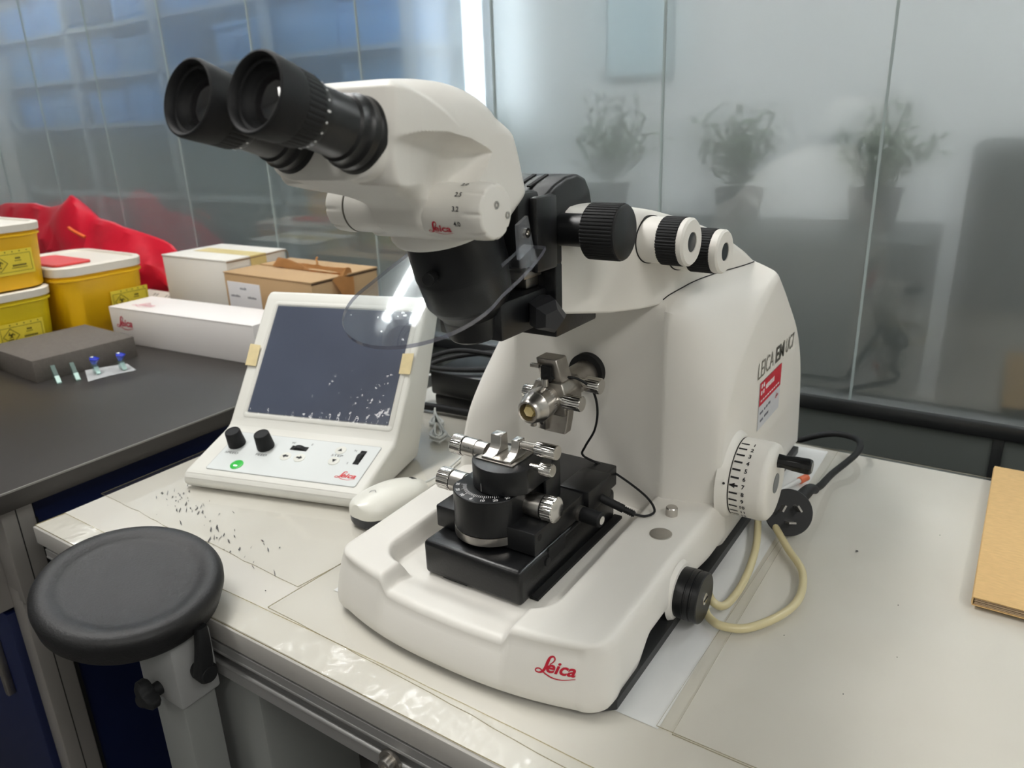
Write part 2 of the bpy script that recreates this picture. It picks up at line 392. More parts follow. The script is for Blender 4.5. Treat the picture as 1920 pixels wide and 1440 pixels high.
# lit slot window at the far end of the corridor
wn = bpy.data.objects.new('window_1', None); COL.objects.link(wn); wn.location = (-2.3, YW+2.39, 0.4); struct(wn, 'narrow bright window beyond the glass')
bm = NB(); b6(bm, -2.70, -2.52, YW+2.385, YW+2.399, 0.25, 1.5); obj('window_pane', bm, mat('bright_daylight', (240, 250, 255), 0.5, emit=((235, 245, 255), 5.0)), wn, flat=True)
bm = NB()
for x in (-2.715, -2.505): b6(bm, x-0.015, x+0.015, YW+2.37, YW+2.4, 0.22, 1.53)
obj('window_frame', bm, M_RAIL, wn)

# ================================================================== table
M_TOP = mat('white_laminate', (214, 211, 203), 0.38, var=0.05, vscale=5, col2=(205, 201, 191))
M_EDGE = mat('grey_edge_band', (176, 173, 168), 0.5)
M_LEG = mat('grey_powder_coat', (128, 130, 128), 0.5, bump=0.1, bscale=600)
M_FILM = clear('clear_vinyl_sheet', (254, 254, 253), 0.07, 0.0, 0.012, (230, 228, 222), ior=1.33, wave=0.10, wscale=10)
M_FILME = clear('vinyl_cut_edge', (196, 190, 168), 0.2, 0.0, 0.45, (170, 162, 138))
TX0, TX1, TY0, TY1 = -0.955, 1.05, 0.345, 1.04
tab = thing('lab_table', 'white-topped lab table with aluminium front rail carrying the microtome', 'table', (0.05, 0.7, FLOOR))
bm = NB(); b6(bm, TX0, TX1, TY0, TY1, -0.024, 0.0, 0.0015); obj('tabletop', bm, M_TOP, tab)
bm = NB(); b6(bm, TX0, TX1, TY0-0.0035, TY0-0.0002, -0.024, -0.001, 0.001); obj('edge_band', bm, M_EDGE, tab)
# slotted aluminium rail under the front edge (profile in y-z, extruded along x)
yf = TY0-0.004
prof = [(yf+0.04, -0.026), (yf, -0.026), (yf, -0.037), (yf+0.003, -0.0385), (yf+0.012, -0.0385), (yf+0.012, -0.0505), (yf+0.003, -0.0505), (yf, -0.052), (yf, -0.066), (yf+0.04, -0.066)]
bm = NB(); prism(bm, [(TX0+0.02, y, z) for y, z in prof], (TX1-TX0-0.04, 0, 0)); obj('rail', bm, ALU, tab, ang=25)
for zz in (-0.037, -0.052):
    bm = NB(); cyl(bm, (TX0+0.02, yf+0.002, zz), (TX1-0.02, yf+0.002, zz), 0.0028, 10); obj('rail_bead', bm, ALU, tab)
# socket-head bolt on the rail
bm = NB(); lathe(bm, [(0, 0.0115), (0.003, 0.0115), (0.003, 0.009)], (-0.368, yf, -0.052), (0, -1, 0), 28); wa = obj('bolt', bm, STEELD, tab)
bm = NB(); lathe(bm, [(0.002, 0.0075), (0.009, 0.0075), (0.0095, 0.0068), (0.0095, 0.004), (0.006, 0.004)], (-0.368, yf, -0.052), (0, -1, 0), 28); obj('bolt_head', bm, STEEL, wa)
bm = NB(); b6(bm, -0.660, -0.560, 0.352, 0.47, FLOOR, -0.067, 0.004); obj('leg', bm, M_LEG, tab)
bm = NB(); b6(bm, 0.70, 0.82, 0.40, 0.50, FLOOR, -0.03, 0.004); obj('leg', bm, M_LEG, tab)
bm = NB(); b6(bm, -0.685, -0.565, 0.88, 0.98, FLOOR, -0.03, 0.004); obj('leg', bm, M_LEG, tab)
bm = NB(); b6(bm, 0.70, 0.82, 0.88, 0.98, FLOOR, -0.03, 0.004); obj('leg', bm, M_LEG, tab)
bm = NB(); b6(bm, -0.56, 0.72, 0.90, 0.92, -0.70, -0.03, 0.003); obj('shade_board', bm, mat('brown_black_shade', (38, 33, 31), 0.6), tab)  # dark board added to stand in for the shade under the table
bm = NB(); b6(bm, -0.57, 0.72, 0.44, 0.96, -0.66, -0.63, 0.004); obj('foot_shelf', bm, mat('brown_black_board', (52, 46, 44), 0.6), tab)

# ink scratches left on the table top by the control unit
M_MARK = mat('scuff_ink', (74, 72, 74), 0.7)
bm = NB()
for k in range(70):
    t = random.random(); x = -0.895+0.25*t+random.gauss(0, 0.02); y = 0.485-0.05*t+random.gauss(0, 0.012)
    L = random.uniform(0.001, 0.009); ww = random.uniform(0.0003, 0.0011); a = R(-35+random.gauss(0, 14))
    if random.random() > 1.05-0.5*t: L *= 0.3
    e1 = Vector((math.cos(a), math.sin(a), 0)); e2 = Vector((-math.sin(a), math.cos(a), 0)); c = Vector((x, y, 0.0010))
    pts = [c-e1*L, c-e1*L*0.3+e2*ww, c+e1*L+e2*ww*0.3, c+e1*L*0.4-e2*ww]
    bm.faces.new([bm.verts.new(p) for p in pts])
s = obj('scuff_mark', bm, M_MARK, tab, flat=True); s['kind'] = 'stuff'
bm = NB()
for (x, y, r) in ((-0.091, 0.781, 0.0016), (-0.04, 0.70, 0.0006), (-0.12, 0.60, 0.0005), (-0.06, 0.55, 0.0005), (-0.59, 0.40, 0.0007), (-0.02, 0.86, 0.0005), (-0.03, 0.62, 0.0004)):
    lathe(bm, [(0, r), (0.0006, r*0.6)], (x, y, 0.0012), (0, 0, 1), 7)
s = obj('speck', bm, M_MARK, tab); s['kind'] = 'stuff'

# clear vinyl sheets and a paper sheet lying on the top
def sheet(name, label, pts, z0, th, m, me, wav=0.0, cat='sheet', lift=None, grp=None):
    """thin flat sheet with outline pts (x, y); the cut edge is its own part"""
    t = thing(name, label, cat, (sum(p[0] for p in pts)/len(pts), sum(p[1] for p in pts)/len(pts), z0), grp)
    lf = lift or (lambda x, y: 0.0)
    bm = NB(); f = bm.faces.new([bm.verts.new((p[0], p[1], z0+th+lf(*p))) for p in pts]); obj('sheet_face', bm, m, t, flat=True)
    if me:
        bm = NB(); lo = [bm.verts.new((p[0], p[1], z0+lf(*p))) for p in pts]; hi = [bm.verts.new((p[0], p[1], z0+th+lf(*p))) for p in pts]
        for k in range(len(pts)): bm.faces.new((lo[k], lo[(k+1) % len(pts)], hi[(k+1) % len(pts)], hi[k]))
        obj('cut_edge', bm, me, t, flat=True)
    return t
def wavy(a, b, n, amp, seed):
    r = random.Random(seed); ph = r.uniform(0, 6); out = []
    for k in range(n+1):
        t = k/n; q = amp*(math.sin(t*9+ph)*0.6+math.sin(t*19+ph*2)*0.3+r.uniform(-0.2, 0.2))*min(1, 6*t, 6*(1-t))
        out.append((a[0]+(b[0]-a[0])*t, a[1]+(b[1]-a[1])*t+q))
    return out
M_PAPER = mat('white_paper', (226, 227, 228), 0.7)
sheet('paper_sheet', 'white paper sheet lying under the microtome along its right side', [(-0.53, 0.438), (-0.173, 0.438), (-0.173, 1.03), (-0.53, 1.03)], 0.0003, 0.0003, M_PAPER, None, cat='paper')
sheet('vinyl_sheet', 'clear vinyl sheet with wavy front edge under the control unit', wavy((-0.962, 0.432), (-0.566, 0.422), 26, 0.004, 3)+[(-0.555, 0.50), (-0.56, 1.02), (-0.962, 1.02)], 0.0008, 0.0011, M_FILM, M_FILME)
sheet('vinyl_sheet', 'clear vinyl sheet with long wavy edge in front of the microtome', wavy((-0.563, 0.381), (0.30, 0.352), 40, 0.0035, 8)+[(0.30, 0.4365), (-0.161, 0.4365), (-0.161, 1.035), (-0.553, 1.035), (-0.557, 0.476)], 0.0022, 0.0012, M_FILM, M_FILME)
sheet('vinyl_sheet', 'clear vinyl sheet covering the bare table top right of the microtome', [(-0.174, 0.437), (1.03, 0.440), (1.03, 1.036), (-0.160, 1.036)], 0.0036, 0.0010, M_FILM, M_FILME)
# yellowed vinyl strip along the front edge
sheet('vinyl_strip', 'narrow clear vinyl strip with yellowed edge along the table front', wavy((-0.953, 0.3435), (1.04, 0.3435), 60, 0.0012, 5)+[(1.04, 0.37)]+list(reversed(wavy((-0.95, 0.379), (1.04, 0.376), 60, 0.0025, 6))), 0.0004, 0.0012, clear('wrinkled_vinyl', (254, 254, 253), 0.08, 0.0, 0.012, (230, 228, 222), ior=1.38, wave=0.6, wscale=26), clear('yellowed_vinyl_edge', (214, 204, 168), 0.2, 0.0, 0.45, (190, 178, 140)))

# ------------------------------------------------------------------ armrest in front of the table
arm = thing('armrest', 'round black padded armrest on a grey post at the table front', 'armrest', (-0.632, 0.315, FLOOR))
pc = Vector((-0.658, 0.303, 0.05)); pn = Vector((0.22, 0.0, 1)).normalized(); rp = 0.0845
M_PAD = mat('black_pu_foam', (18, 18, 20), 0.52, bump=0.35, bscale=420)
prf = [(-0.035, rp*0.82), (-0.0335, rp*0.91), (-0.028, rp*0.96), (-0.012, rp), (-0.006, rp*0.995), (-0.002, rp*0.965), (0.0, rp*0.915), (0.0005, rp*0.86), (-0.0003, rp*0.79), (-0.0022, rp*0.74), (-0.0032, rp*0.68), (-0.0038, rp*0.3)]
bm = NB(); lathe(bm, prf, pc, pn, 80); obj('pad', bm, M_PAD, arm, ang=60)
bm = NB(); lathe(bm, [(-0.046, 0.03), (-0.035, 0.036)], pc, pn, 24); obj('pad_mount', bm, BLACK, arm)
M_POST = mat('light_grey_steel', (150, 151, 150), 0.42, bump=0.05)
bm = NB(); b6(bm, -0.664, -0.598, 0.295, 0.338, -0.076, -0.004, 0.003); obj('bracket', bm, M_POST, arm)
bm = NB(); b6(bm, -0.652, -0.612, 0.30, 0.334, -0.012, 0.018, 0.002); obj('neck', bm, M_POST, arm)
bm = NB(); b6(bm, -0.660, -0.606, 0.300, 0.336, FLOOR, -0.066, 0.003); obj('post', bm, M_LEG, arm)
# clamping lever on the bracket's right side
lv = NB(); lathe(lv, [(0, 0.0085), (0.004, 0.010), (0.016, 0.0105), (0.020, 0.008)], (-0.598, 0.318, -0.040), (1, 0, 0), 20)
hub = obj('clamp_hub', lv, RUBBER, arm)
lv = NB(); secs = []
for k in range(9):
    t = k/8; z = -0.040+0.052*t; hw = 0.009-0.0035*t; hd = 0.0065-0.002*t; x = -0.586+0.004*math.sin(t*2.2)
    secs.append([(x+px, 0.316+0.004*t+py, z) for px, py in rrect(hd*2, hw*2, min(hd, hw)*0.6, 3)])
loft(lv, secs); obj('clamp_lever', lv, RUBBER, hub)
# wing knob on the bracket's front
kn = NB(); lathe(kn, [(0, 0.007), (0.010, 0.007)], (-0.632, 0.295, -0.062), (0, -1, 0), 20); stem = obj('knob_stem', kn, RUBBER, arm)
kn = NB(); lathe(kn, [(0.008, 0.011), (0.011, 0.0135), (0.018, 0.0135), (0.021, 0.010)], (-0.632, 0.295, -0.062), (0, -1, 0), 48, rf=lambda i, t: 1+0.30*math.cos(3*t+0.6)); obj('wing_knob', kn, RUBBER, stem)

# ================================================================== ultramicrotome
XC = -0.36
mt = thing('ultramicrotome', 'ivory white ultramicrotome with black binocular eyepieces standing on the table', 'microtome', (XC, 0.70, 0.005))
X = Vector((1, 0, 0)); Y = Vector((0, 1, 0)); Z = Vector((0, 0, 1))

# ---- base plinth: bowed front, rounded corners, raised rims round a sunken tray
TRAY, RIM = 0.046, 0.064
BX0, BX1, BYB = -0.507, -0.213, 0.70
BXC = (BX0+BX1)/2; BHW = (BX1-BX0)/2; CR_ = 0.022
def front_y(u): return 0.4085 + 0.016*abs(u)**2.4            # upper edge of the front wall, u in -1..1
def sd_rect(x, y, x0, x1, y0, y1, r):
    qx = abs(x-(x0+x1)/2)-(x1-x0)/2+r; qy = abs(y-(y0+y1)/2)-(y1-y0)/2+r
    return math.hypot(max(qx, 0), max(qy, 0))+min(max(qx, qy), 0)-r
def base_z(x, y):
    """height of the plinth's upper surface"""
    d1 = sd_rect(x, y, -0.4560, -0.2850, 0.4490, 0.90, 0.022)
    d2 = sd_rect(x, y, -0.4270, -0.3010, 0.30, 0.47, 0.004)
    k = sst(0.0, 0.0100, min(d1, d2))
    rim = RIM + 0.006*sst(0.42, 0.66, y)
    low = TRAY + 0.0045*(1-sst(0.428, 0.450, y))
    return low + (rim-low)*k
NU, NV = 130, 120
def base_pt(i, j):
    u = -1+2*i/NU; v = (j/NV)**1.5
    yf_ = front_y(u); y = yf_ + (BYB-yf_)*v; d = (BYB-yf_)*v
    hw = BHW-(CR_-math.sqrt(max(0, CR_*CR_-(CR_-d)**2)) if d < CR_ else 0)
    return BXC+u*hw, y, hw, d
bm = NB(); top = []
for j in range(NV+1):
    row = []
    for i in range(NU+1):
        x, y, hw, d = base_pt(i, j); z = base_z(x, y)
        e = min(hw-abs(x-BXC), d); r = 0.0085
        if e < r: z -= (r-math.sqrt(max(0, r*r-(r-e)**2)))*0.9
        row.append(bm.verts.new((x, y, z)))
    top.append(row)
for j in range(NV):
    for i in range(NU): bm.faces.new((top[j][i], top[j][i+1], top[j+1][i+1], top[j+1][i]))
def low_z(y): return 0.0062 + 0.022*sst(0.478, 0.508, y) - 0.008*sst(0.60, 0.66, y)
ring = [top[j][0] for j in range(NV, 0, -1)] + [top[0][i] for i in range(0, NU+1)] + [top[j][NU] for j in range(1, NV+1)]
RC = [v.co.copy() for v in ring]; prev = None; NS = 8
def wall_off(t, fr): return (0.0035+0.0085*fr)*(1-(1-t)**1.8)-0.004*max(0, t-0.85)/0.15
for k, v in enumerate(ring):
    tg = RC[min(k+3, len(RC)-1)]-RC[max(k-3, 0)]; n = Vector((tg.y, -tg.x, 0)).normalized(); fr = max(0.0, -n.y); c = RC[k]; colv = [v]
    for s_ in range(1, NS+1):
        t = s_/NS; off = wall_off(t, fr)
        colv.append(bm.verts.new((c.x+n.x*off, c.y+n.y*off, c.z+(low_z(c.y)-c.z)*t)))
    if prev:
        for a in range(NS): bm.faces.new((prev[a], prev[a+1], colv[a+1], colv[a]))
    prev = colv
base = obj('base_plinth', bm, WHITE, mt, ang=60)
def wall_y(x, z):
    """y of the front wall's surface"""
    u = max(-1, min(1, (x-BXC)/(BHW-CR_))); zt_ = base_z(x, front_y(u))-0.0077; t = max(0, min(1, (zt_-z)/(zt_-0.0062)))
    return front_y(u)-wall_off(t, 1.0)
bm = NB()
pts = [(-0.490, 0.445), (-0.36, 0.430), (-0.25, 0.424), (-0.222, 0.424), (-0.2075, 0.437), (-0.2065, 1.0), (-0.498, 1.0)]
prism(bm, [(p[0], p[1], 0.0036) for p in pts], (0, 0, 0.009)); obj('base_plate', bm, mat('dark_grey_underside', (38, 39, 40), 0.5), mt)
# word mark wrapped on the front wall
bm = NB(); leica(bm, (-0.2665, 0, 0.0325), X, Z, 0.0325, 0.0)
for v in bm.verts: v.co.y = wall_y(v.co.x, v.co.z)-0.0004
wm = obj('word_mark', bm, RED, base, flat=True)
# round button and small knob on the right rim
bm = NB(); lathe(bm, [(0, 0.0108), (0.0008, 0.0108), (0.0012, 0.0100), (0.0012, 0.0095)], (-0.242, 0.601, base_z(-0.242, 0.601)-0.0002), (0, 0, 1), 40); obj('round_button', bm, STEEL, base)
bm = NB(); lathe(bm, [(0, 0.0060), (0.0085, 0.0060), (0.0095, 0.0052)], (-0.247, 0.640, base_z(-0.247, 0.640)-0.0005), (0, 0, 1), 28); obj('small_knob', bm, STEEL, base)
# black side knob low on the right wall
kx, ky, kz = -0.2125, 0.572, 0.0335
bm = NB(); lathe(bm, [(0, 0.029), (0.004, 0.0265), (0.0045, 0.024)], (kx, ky, kz), X, 48); obj('knob_collar', bm, WHITE, base)
bm = NB(); lathe(bm, [(0.003, 0.0235), (0.013, 0.0240), (0.0135, 0.0232), (0.0145, 0.0232), (0.0150, 0.0240), (0.0185, 0.0240), (0.0190, 0.0230), (0.0205, 0.0230), (0.0210, 0.0240), (0.0255, 0.0238), (0.0265, 0.0228)], (kx, ky, kz), X, 56); obj('side_knob', bm, BLACK, base)
bm = NB(); lathe(bm, [(0.026, 0.0056), (0.0272, 0.0056), (0.0276, 0.005)], (kx, ky, kz), X, 28)
sc = obj('knob_screw', bm, CHROME, base)
bm = NB(); box(bm, (kx+0.0277, ky, kz), (0.0006, 0.0095, 0.0014), rot=None); obj('screw_slot', bm, DARK, base)

# ---- body: two flat side panels with an arched outline, recessed front, soft flanks
Cf = [(0.668, 0.012), (0.668, 0.10), (0.668, 0.19), (0.669, 0.25), (0.676, 0.276)]
Cb = [(0.676, 0.276), (0.72, 0.287), (0.78, 0.296), (0.845, 0.300), (0.885, 0.283), (0.915, 0.252), (0.96, 0.19), (1.0, 0.119), (1.02, 0.012)]
EfL = [(0.615, 0.012), (0.624, 0.06), (0.643, 0.119), (0.672, 0.157), (0.715, 0.192), (0.769, 0.225), (0.845, 0.281)]
Ef = [(0.700, 0.012), (0.686, 0.06), (0.679, 0.112), (0.685, 0.168), (0.715, 0.209), (0.769, 0.246), (0.845, 0.281)]
Eb = [(0.845, 0.281), (0.896, 0.243), (0.961, 0.187), (1.0, 0.119), (1.02, 0.012)]
def resamp(pts, n):
    P = catmull([(p[0], p[1], 0) for p in pts], 12); L = [0]
    for a, b in zip(P, P[1:]): L.append(L[-1]+(b-a).length)
    out = []; k = 0
    for i in range(n):
        s = L[-1]*i/(n-1)
        while k < len(L)-2 and L[k+1] < s: k += 1
        t = (s-L[k])/max(1e-9, L[k+1]-L[k]); out.append(P[k].lerp(P[k+1], t))
    return out
C_ = resamp(Cf+Cb[1:4], 40)+resamp(Cb[3:], 26)[1:]; E_ = resamp(Ef, 40)+resamp(Eb, 26)[1:]; EL_ = resamp(EfL, 40)+resamp(Eb, 26)[1:]
HW = 0.148
us = [-1+2*k/56 for k in range(57)]
def body_sec(u):
    a = abs(u); ridge = 0.60
    t = 0 if a < ridge else (a-ridge)/(1-ridge)
    tt = t**(1.5 if u > 0 else 0.9)
    x = XC+u*HW; sec = []
    for i, (c, e) in enumerate(zip(C_, E_ if u > 0 else EL_)):
        p = c.lerp(e, tt)
        # slight dish of the recessed front
        if i < 24 and a < ridge: p = p + Vector((0.007*(1-(a/ridge)**4)*(1 if i > 2 else 0), 0, 0))
        sec.append(p)
    # soften the outer edge
    ed = max(0, (a-0.94)/0.06); cen = Vector((0.85, 0.12, 0))
    if ed: sec = [p + (cen-p).normalized()*(0.006*(1-math.sqrt(max(0, 1-ed*ed)))) for p in sec]
    return [(x, p.x, p.y) for p in sec]
us2 = sorted(set(us+[0.95, 0.97, 0.985, 0.995, -0.95, -0.97, -0.985, -0.995, 0.58, 0.62, -0.58, -0.62]))
bm = NB(); loft(bm, [body_sec(u) for u in us2]); body = obj('body', bm, WHITE, mt, ang=35)
# lettering and asset sticker on the right panel
PX = XC+HW+0.0004
def on_panel(px_y, px_z): return Vector((PX, px_y, px_z))
bm = NB()
put_text(bm, 'LEICA', on_panel(0.787, 0.1735), Y, Z, 0.0195, 0.061, bold=0.0); ob1 = obj('lettering', bm, GREYINK, body, flat=True)
bm = NB(); put_text(bm, 'EM', on_panel(0.856, 0.1735), Y, Z, 0.0195, 0.036, bold=0.03); obj('lettering', bm, mat('dark_grey_ink', (84, 82, 76), 0.6), body, flat=True)
bm = NB(); put_text(bm, 'UC7', on_panel(0.900, 0.1735), Y, Z, 0.0190, 0.037, bold=0.012); obj('lettering', bm, GREYINK, body, flat=True)
bm = NB(); prism(bm, [on_panel(0.800, 0.109), on_panel(0.887, 0.109), on_panel(0.885, 0.1665), on_panel(0.798, 0.1665)], X*0.0003); stk = obj('asset_sticker', bm, mat('sticker_white', (206, 208, 212), 0.4), body, flat=True)
bm = NB(); prism(bm, [on_panel(0.799, 0.1385), on_panel(0.886, 0.1385), on_panel(0.885, 0.1665), on_panel(0.798, 0.1665)], X*0.0005); obj('sticker_red_band', bm, mat('sticker_red', (196, 34, 52), 0.4), body, flat=True)
bm = NB()
o = PX+0.0006-PX
sd = Vector((0, 1, 0))
for (a, b) in ((0.803, 0.159), (0.811, 0.159), (0.803, 0.151), (0.811, 0.151)): plate(bm, [(0, 0), (0.0045, 0), (0.0045, 0.005), (0, 0.005)], on_panel(a, b)+X*0.0004, Y, Z, 0.0002)
for q in range(9): plate(bm, [(0, 0), (0.0030, 0), (0.0030, 0.0060), (0.0, 0.0060)] if q % 3 else [(0, 0.001), (0.0030, 0), (0.0026, 0.0055), (0, 0.0060)], on_panel(0.821+0.0039*q, 0.153)+X*0.0004, Y, Z, 0.0002)
for q in range(9): plate(bm, [(0, 0), (0.006, 0), (0.006, 0.002), (0, 0.002)], on_panel(0.804+0.0086*q, 0.1425)+X*0.0004, Y, Z, 0.0002)
obj('sticker_print', bm, WINK, body, flat=True)
bm = NB(); leica(bm, on_panel(0.866, 0.126)+X*0.0003, sd, Z, 0.013); obj('sticker_mark', bm, RED, body, flat=True)
bm = NB()
for (a, b, l) in ((0.805, 0.127, 0.012), (0.822, 0.1275, 0.004), (0.829, 0.128, 0.006), (0.838, 0.1285, 0.008), (0.808, 0.117, 0.011), (0.824, 0.118, 0.016)):
    plate(bm, [(0, 0), (l, 0), (l, 0.0028), (0, 0.0028)], on_panel(a, b)+X*0.0004, Y, Z, 0.0002)
obj('sticker_handwriting', bm, mat('sticker_ink', (110, 112, 122), 0.6), body, flat=True)

# ---- handwheel on the right panel
hy, hz, hx = 0.723, 0.0885, XC+HW
hw_ = NB(); lathe(hw_, [(-0.004, 0.050), (0.003, 0.0455), (0.006, 0.0435), (0.0065, 0.042)], (hx, hy, hz), X, 64); obj('wheel_collar', hw_, WHITE, mt)
hw_ = NB(); lathe(hw_, [(0.004, 0.0412), (0.0068, 0.0412)], (hx, hy, hz), X, 64); obj('wheel_gap', hw_, DARK, mt)
hw_ = NB(); lathe(hw_, [(0.0072, 0.0405), (0.0080, 0.0415), (0.036, 0.0415), (0.041, 0.0400), (0.0435, 0.036), (0.044, 0.030), (0.044, 0.010)], (hx, hy, hz), X, 72); wheel = obj('handwheel', hw_, WHITE, mt, ang=50)
hw_ = NB(); lathe(hw_, [(0.0435, 0.0105), (0.0447, 0.0105), (0.0449, 0.0095)], (hx, hy, hz), X, 32); obj('wheel_cap', hw_, mat('grey_cap', (120, 124, 126), 0.35, 0.3), wheel)
hw_ = NB(); gy, gz = hy+0.004, hz+0.024
lathe(hw_, [(0.042, 0.0075), (0.050, 0.0068), (0.060, 0.0078), (0.072, 0.0083), (0.0755, 0.0078), (0.077, 0.006)], (hx, gy, gz), X, 36, rf=lambda i, t: 1+0.03*math.cos(8*t)); obj('crank_grip', hw_, mat('gloss_black_plastic', (14, 14, 15), 0.18), wheel)
# graduated scale round the rim
def on_rim(s, ang, r=0.0417):
    # ang measured from straight up towards the camera side (-y)
    rad = Vector((0, -math.sin(ang), math.cos(ang))); return Vector((hx+s, hy, hz))+rad*r, rad, Vector((0, -math.cos(ang), -math.sin(ang)))
bm = NB(); bl = NB()
for k in range(1, 15):
    an = R(12+(k-1)*11.2); p, rad, tan = on_rim(0.0085, an)
    wtick = 0.0010
    for (s0, s1) in ((0, 0.0085),):
        bm.faces.new([bm.verts.new(v) for v in (p+X*s0-tan*wtick, p+X*s1-tan*wtick, p+X*s1+tan*wtick, p+X*s0+tan*wtick)])
    put_text(bl, str(k), p+X*0.0138, X, -tan, 0.0046, center=True, bold=0.03, th=0.0002)
obj('scale_tick', bm, INK, wheel, flat=True)['kind'] = 'stuff'; obj('scale_number', bl, INK, wheel, flat=True)['kind'] = 'stuff'
bm = NB(); p, rad, tan = on_rim(0.0078, R(12+6.0*11.2)); 
bm.faces.new([bm.verts.new(v) for v in (p+tan*0.0, p+X*0.006-tan*0.0028, p+X*0.006+tan*0.0028)]); obj('scale_arrow', bm, INK, wheel, flat=True)
bm = NB(); pr = Vector((hx+0.004, hy-0.0455, hz+0.010)); lathe(bm, [(0, 0.0014), (0.0006, 0.0012)], pr, (0.4, -0.9, 0), 16); obj('index_dot', bm, INK, wheel)

# ---- stereo carrier: leaf-shaped arm on top of the body
ZT = [(0.548, 0.383), (0.564, 0.3835), (0.60, 0.380), (0.628, 0.376), (0.68, 0.366), (0.724, 0.354), (0.77, 0.339), (0.806, 0.323), (0.828, 0.308), (0.846, 0.291)]
ZB = [(0.548, 0.291), (0.608, 0.280), (0.650, 0.2755), (0.687, 0.274), (0.777, 0.278), (0.82, 0.2835), (0.846, 0.2885)]
secs = []
for k in range(41):
    y = 0.548+0.298*(k/40); hwid = 0.045+(y-0.548)*0.252; zt = interp(ZT, y); zb = interp(ZB, y)
    e = min(1.0, (y-0.548)/0.012); ins = 0.010*(1-math.sqrt(max(0, 1-(1-e)**2)))
    zt -= ins; hwid -= ins*0.3
    h = max(zt-zb, 0.002); rt = min(0.016, h*0.42); rb = min(0.003, h*0.2)
    s = []
    for cx, cz, r_, a0 in ((1, 1, rt, 0), (-1, 1, rt, 90), (-1, -1, rb, 180), (1, -1, rb, 270)):
        for q in range(6):
            t = R(a0+90*q/5); s.append((XC+cx*(hwid-r_)+r_*math.cos(t), y, ((zt-r_) if cz > 0 else (zb+r_))+r_*math.sin(t)))
    secs.append(s)
bm = NB(); loft(bm, secs); car = obj('stereo_carrier', bm, WHITE, mt, ang=40)
def body_top(x, y):
    """height of the body's upper surface at (x, y)"""
    sec = body_sec((x-XC)/HW); best = None
    for p, q in zip(sec[10:50], sec[11:51]):
        if (p[1]-y)*(q[1]-y) <= 0 and abs(q[1]-p[1]) > 1e-9:
            zz = p[2]+(q[2]-p[2])*(y-p[1])/(q[1]-p[1]); best = zz if best is None else max(best, zz)
    return best
for sg in (-1, 1):
    sp = []
    for k in range(21):
        y = 0.682+0.0080*k; x = XC+sg*(0.045+(y-0.548)*0.252); z = body_top(x, y)
        if z is not None: sp.append((x+sg*0.0002, y, max(z, interp(ZB, y))+0.0004))
    bm = NB(); tube(bm, sp, 0.0006, 5, 2); obj('seam_gap', bm, DARK, car)
def fl(n, amp): return lambda i, t: 1+amp*(1 if math.cos(n*t) > 0 else -1)
def side_knob(name, y, z, x0, rw, L0, L1, L2, rg):
    ax = Vector((1, -0.06, 0)); o = (x0, y, z)
    bm = NB(); lathe(bm, [(-0.002, rw+0.0009), (0.0010, rw+0.0009)], (XC+0.045+(y-0.548)*0.252, y, z), (0.97, -0.244, 0), 48); obj('shadow_gap', bm, DARK, car)
    bm = NB(); lathe(bm, [(-0.004, rw), (L0, rw), (L0, rw*0.9)], o, ax, 56); kb = obj(name, bm, WHITE, car)
    bm = NB(); lathe(bm, [(L0-0.001, rg*0.97), (L0, rg), (L1, rg), (L1+0.001, rg*0.97)], o, ax, 192, rf=lambda i, t: (1+0.012*(1 if math.cos(48*t) > 0 else -1))); obj('ribbed_grip', bm, RUBBER, car, ang=20)
    bm = NB(); lathe(bm, [(L1, rg*0.96), (L1+0.002, rg*0.985), (L2-0.002, rg*0.985), (L2, rg*0.9), (L2, rg*0.42), (L2-0.001, rg*0.42)], o, ax, 56); obj('knob_ring', bm, WHITE, car)
    bm = NB(); lathe(bm, [(L2-0.002, rg*0.42), (L2-0.0006, rg*0.40)], o, ax, 36); obj('knob_cap', bm, mat('glossy_dark_cap', (34, 38, 42), 0.12), car)
side_knob('zoom_knob', 0.660, 0.341, -0.2880, 0.0215, 0.0175, 0.036, 0.0435, 0.0222)
side_knob('focus_knob', 0.706, 0.3262, -0.2760, 0.0205, 0.016, 0.038, 0.0475, 0.0212)

# ---- black carriage between carrier and stereo head
bm = NB()
pr = [(0.519, 0.334), (0.523, 0.392), (0.540, 0.400), (0.560, 0.4055), (0.578, 0.4065), (0.592, 0.402), (0.600, 0.392), (0.604, 0.380), (0.604, 0.334)]
prism(bm, [(-0.402, y, z) for y, z in pr], (0.084, 0, 0), 0.0035, 3); cg = obj('carriage', bm, BLACK, mt, ang=30)
for dx in (-0.022, -0.010):
    bm = NB(); box(bm, (XC+0.03+dx, 0.548, 0.4028), (0.0035, 0.03, 0.0012), 0.0, rot=Matrix.Rotation(R(14), 3, 'X')); obj('groove', bm, DARK, cg)
bm = NB(); b6(bm, -0.322, -0.314, 0.504, 0.536, 0.334, 0.394, 0.003); obj('slide_rib', bm, BLACK, cg)
bm = NB(); b6(bm, -0.398, -0.322, 0.49, 0.522, 0.338, 0.398, 0.004); obj('head_mount', bm, BLACK, cg)
bm = NB(); b6(bm, -0.402, -0.318, 0.538, 0.612, 0.272, 0.336, 0.002); obj('lower_block', bm, BLACKG, cg)
bm = NB(); b6(bm, -0.392, -0.328, 0.47, 0.540, 0.284, 0.316, 0.003); obj('objective_arm', bm, BLACK, cg)
bm = NB(); b6(bm, -0.392, -0.336, 0.52, 0.545, 0.316, 0.326, 0.002); obj('steel_shim', bm, STEELD, cg)
bm = NB(); b6(bm, -0.386, -0.330, 0.508, 0.535, 0.327, 0.333, 0.001); obj('steel_shim', bm, STEELD, cg)
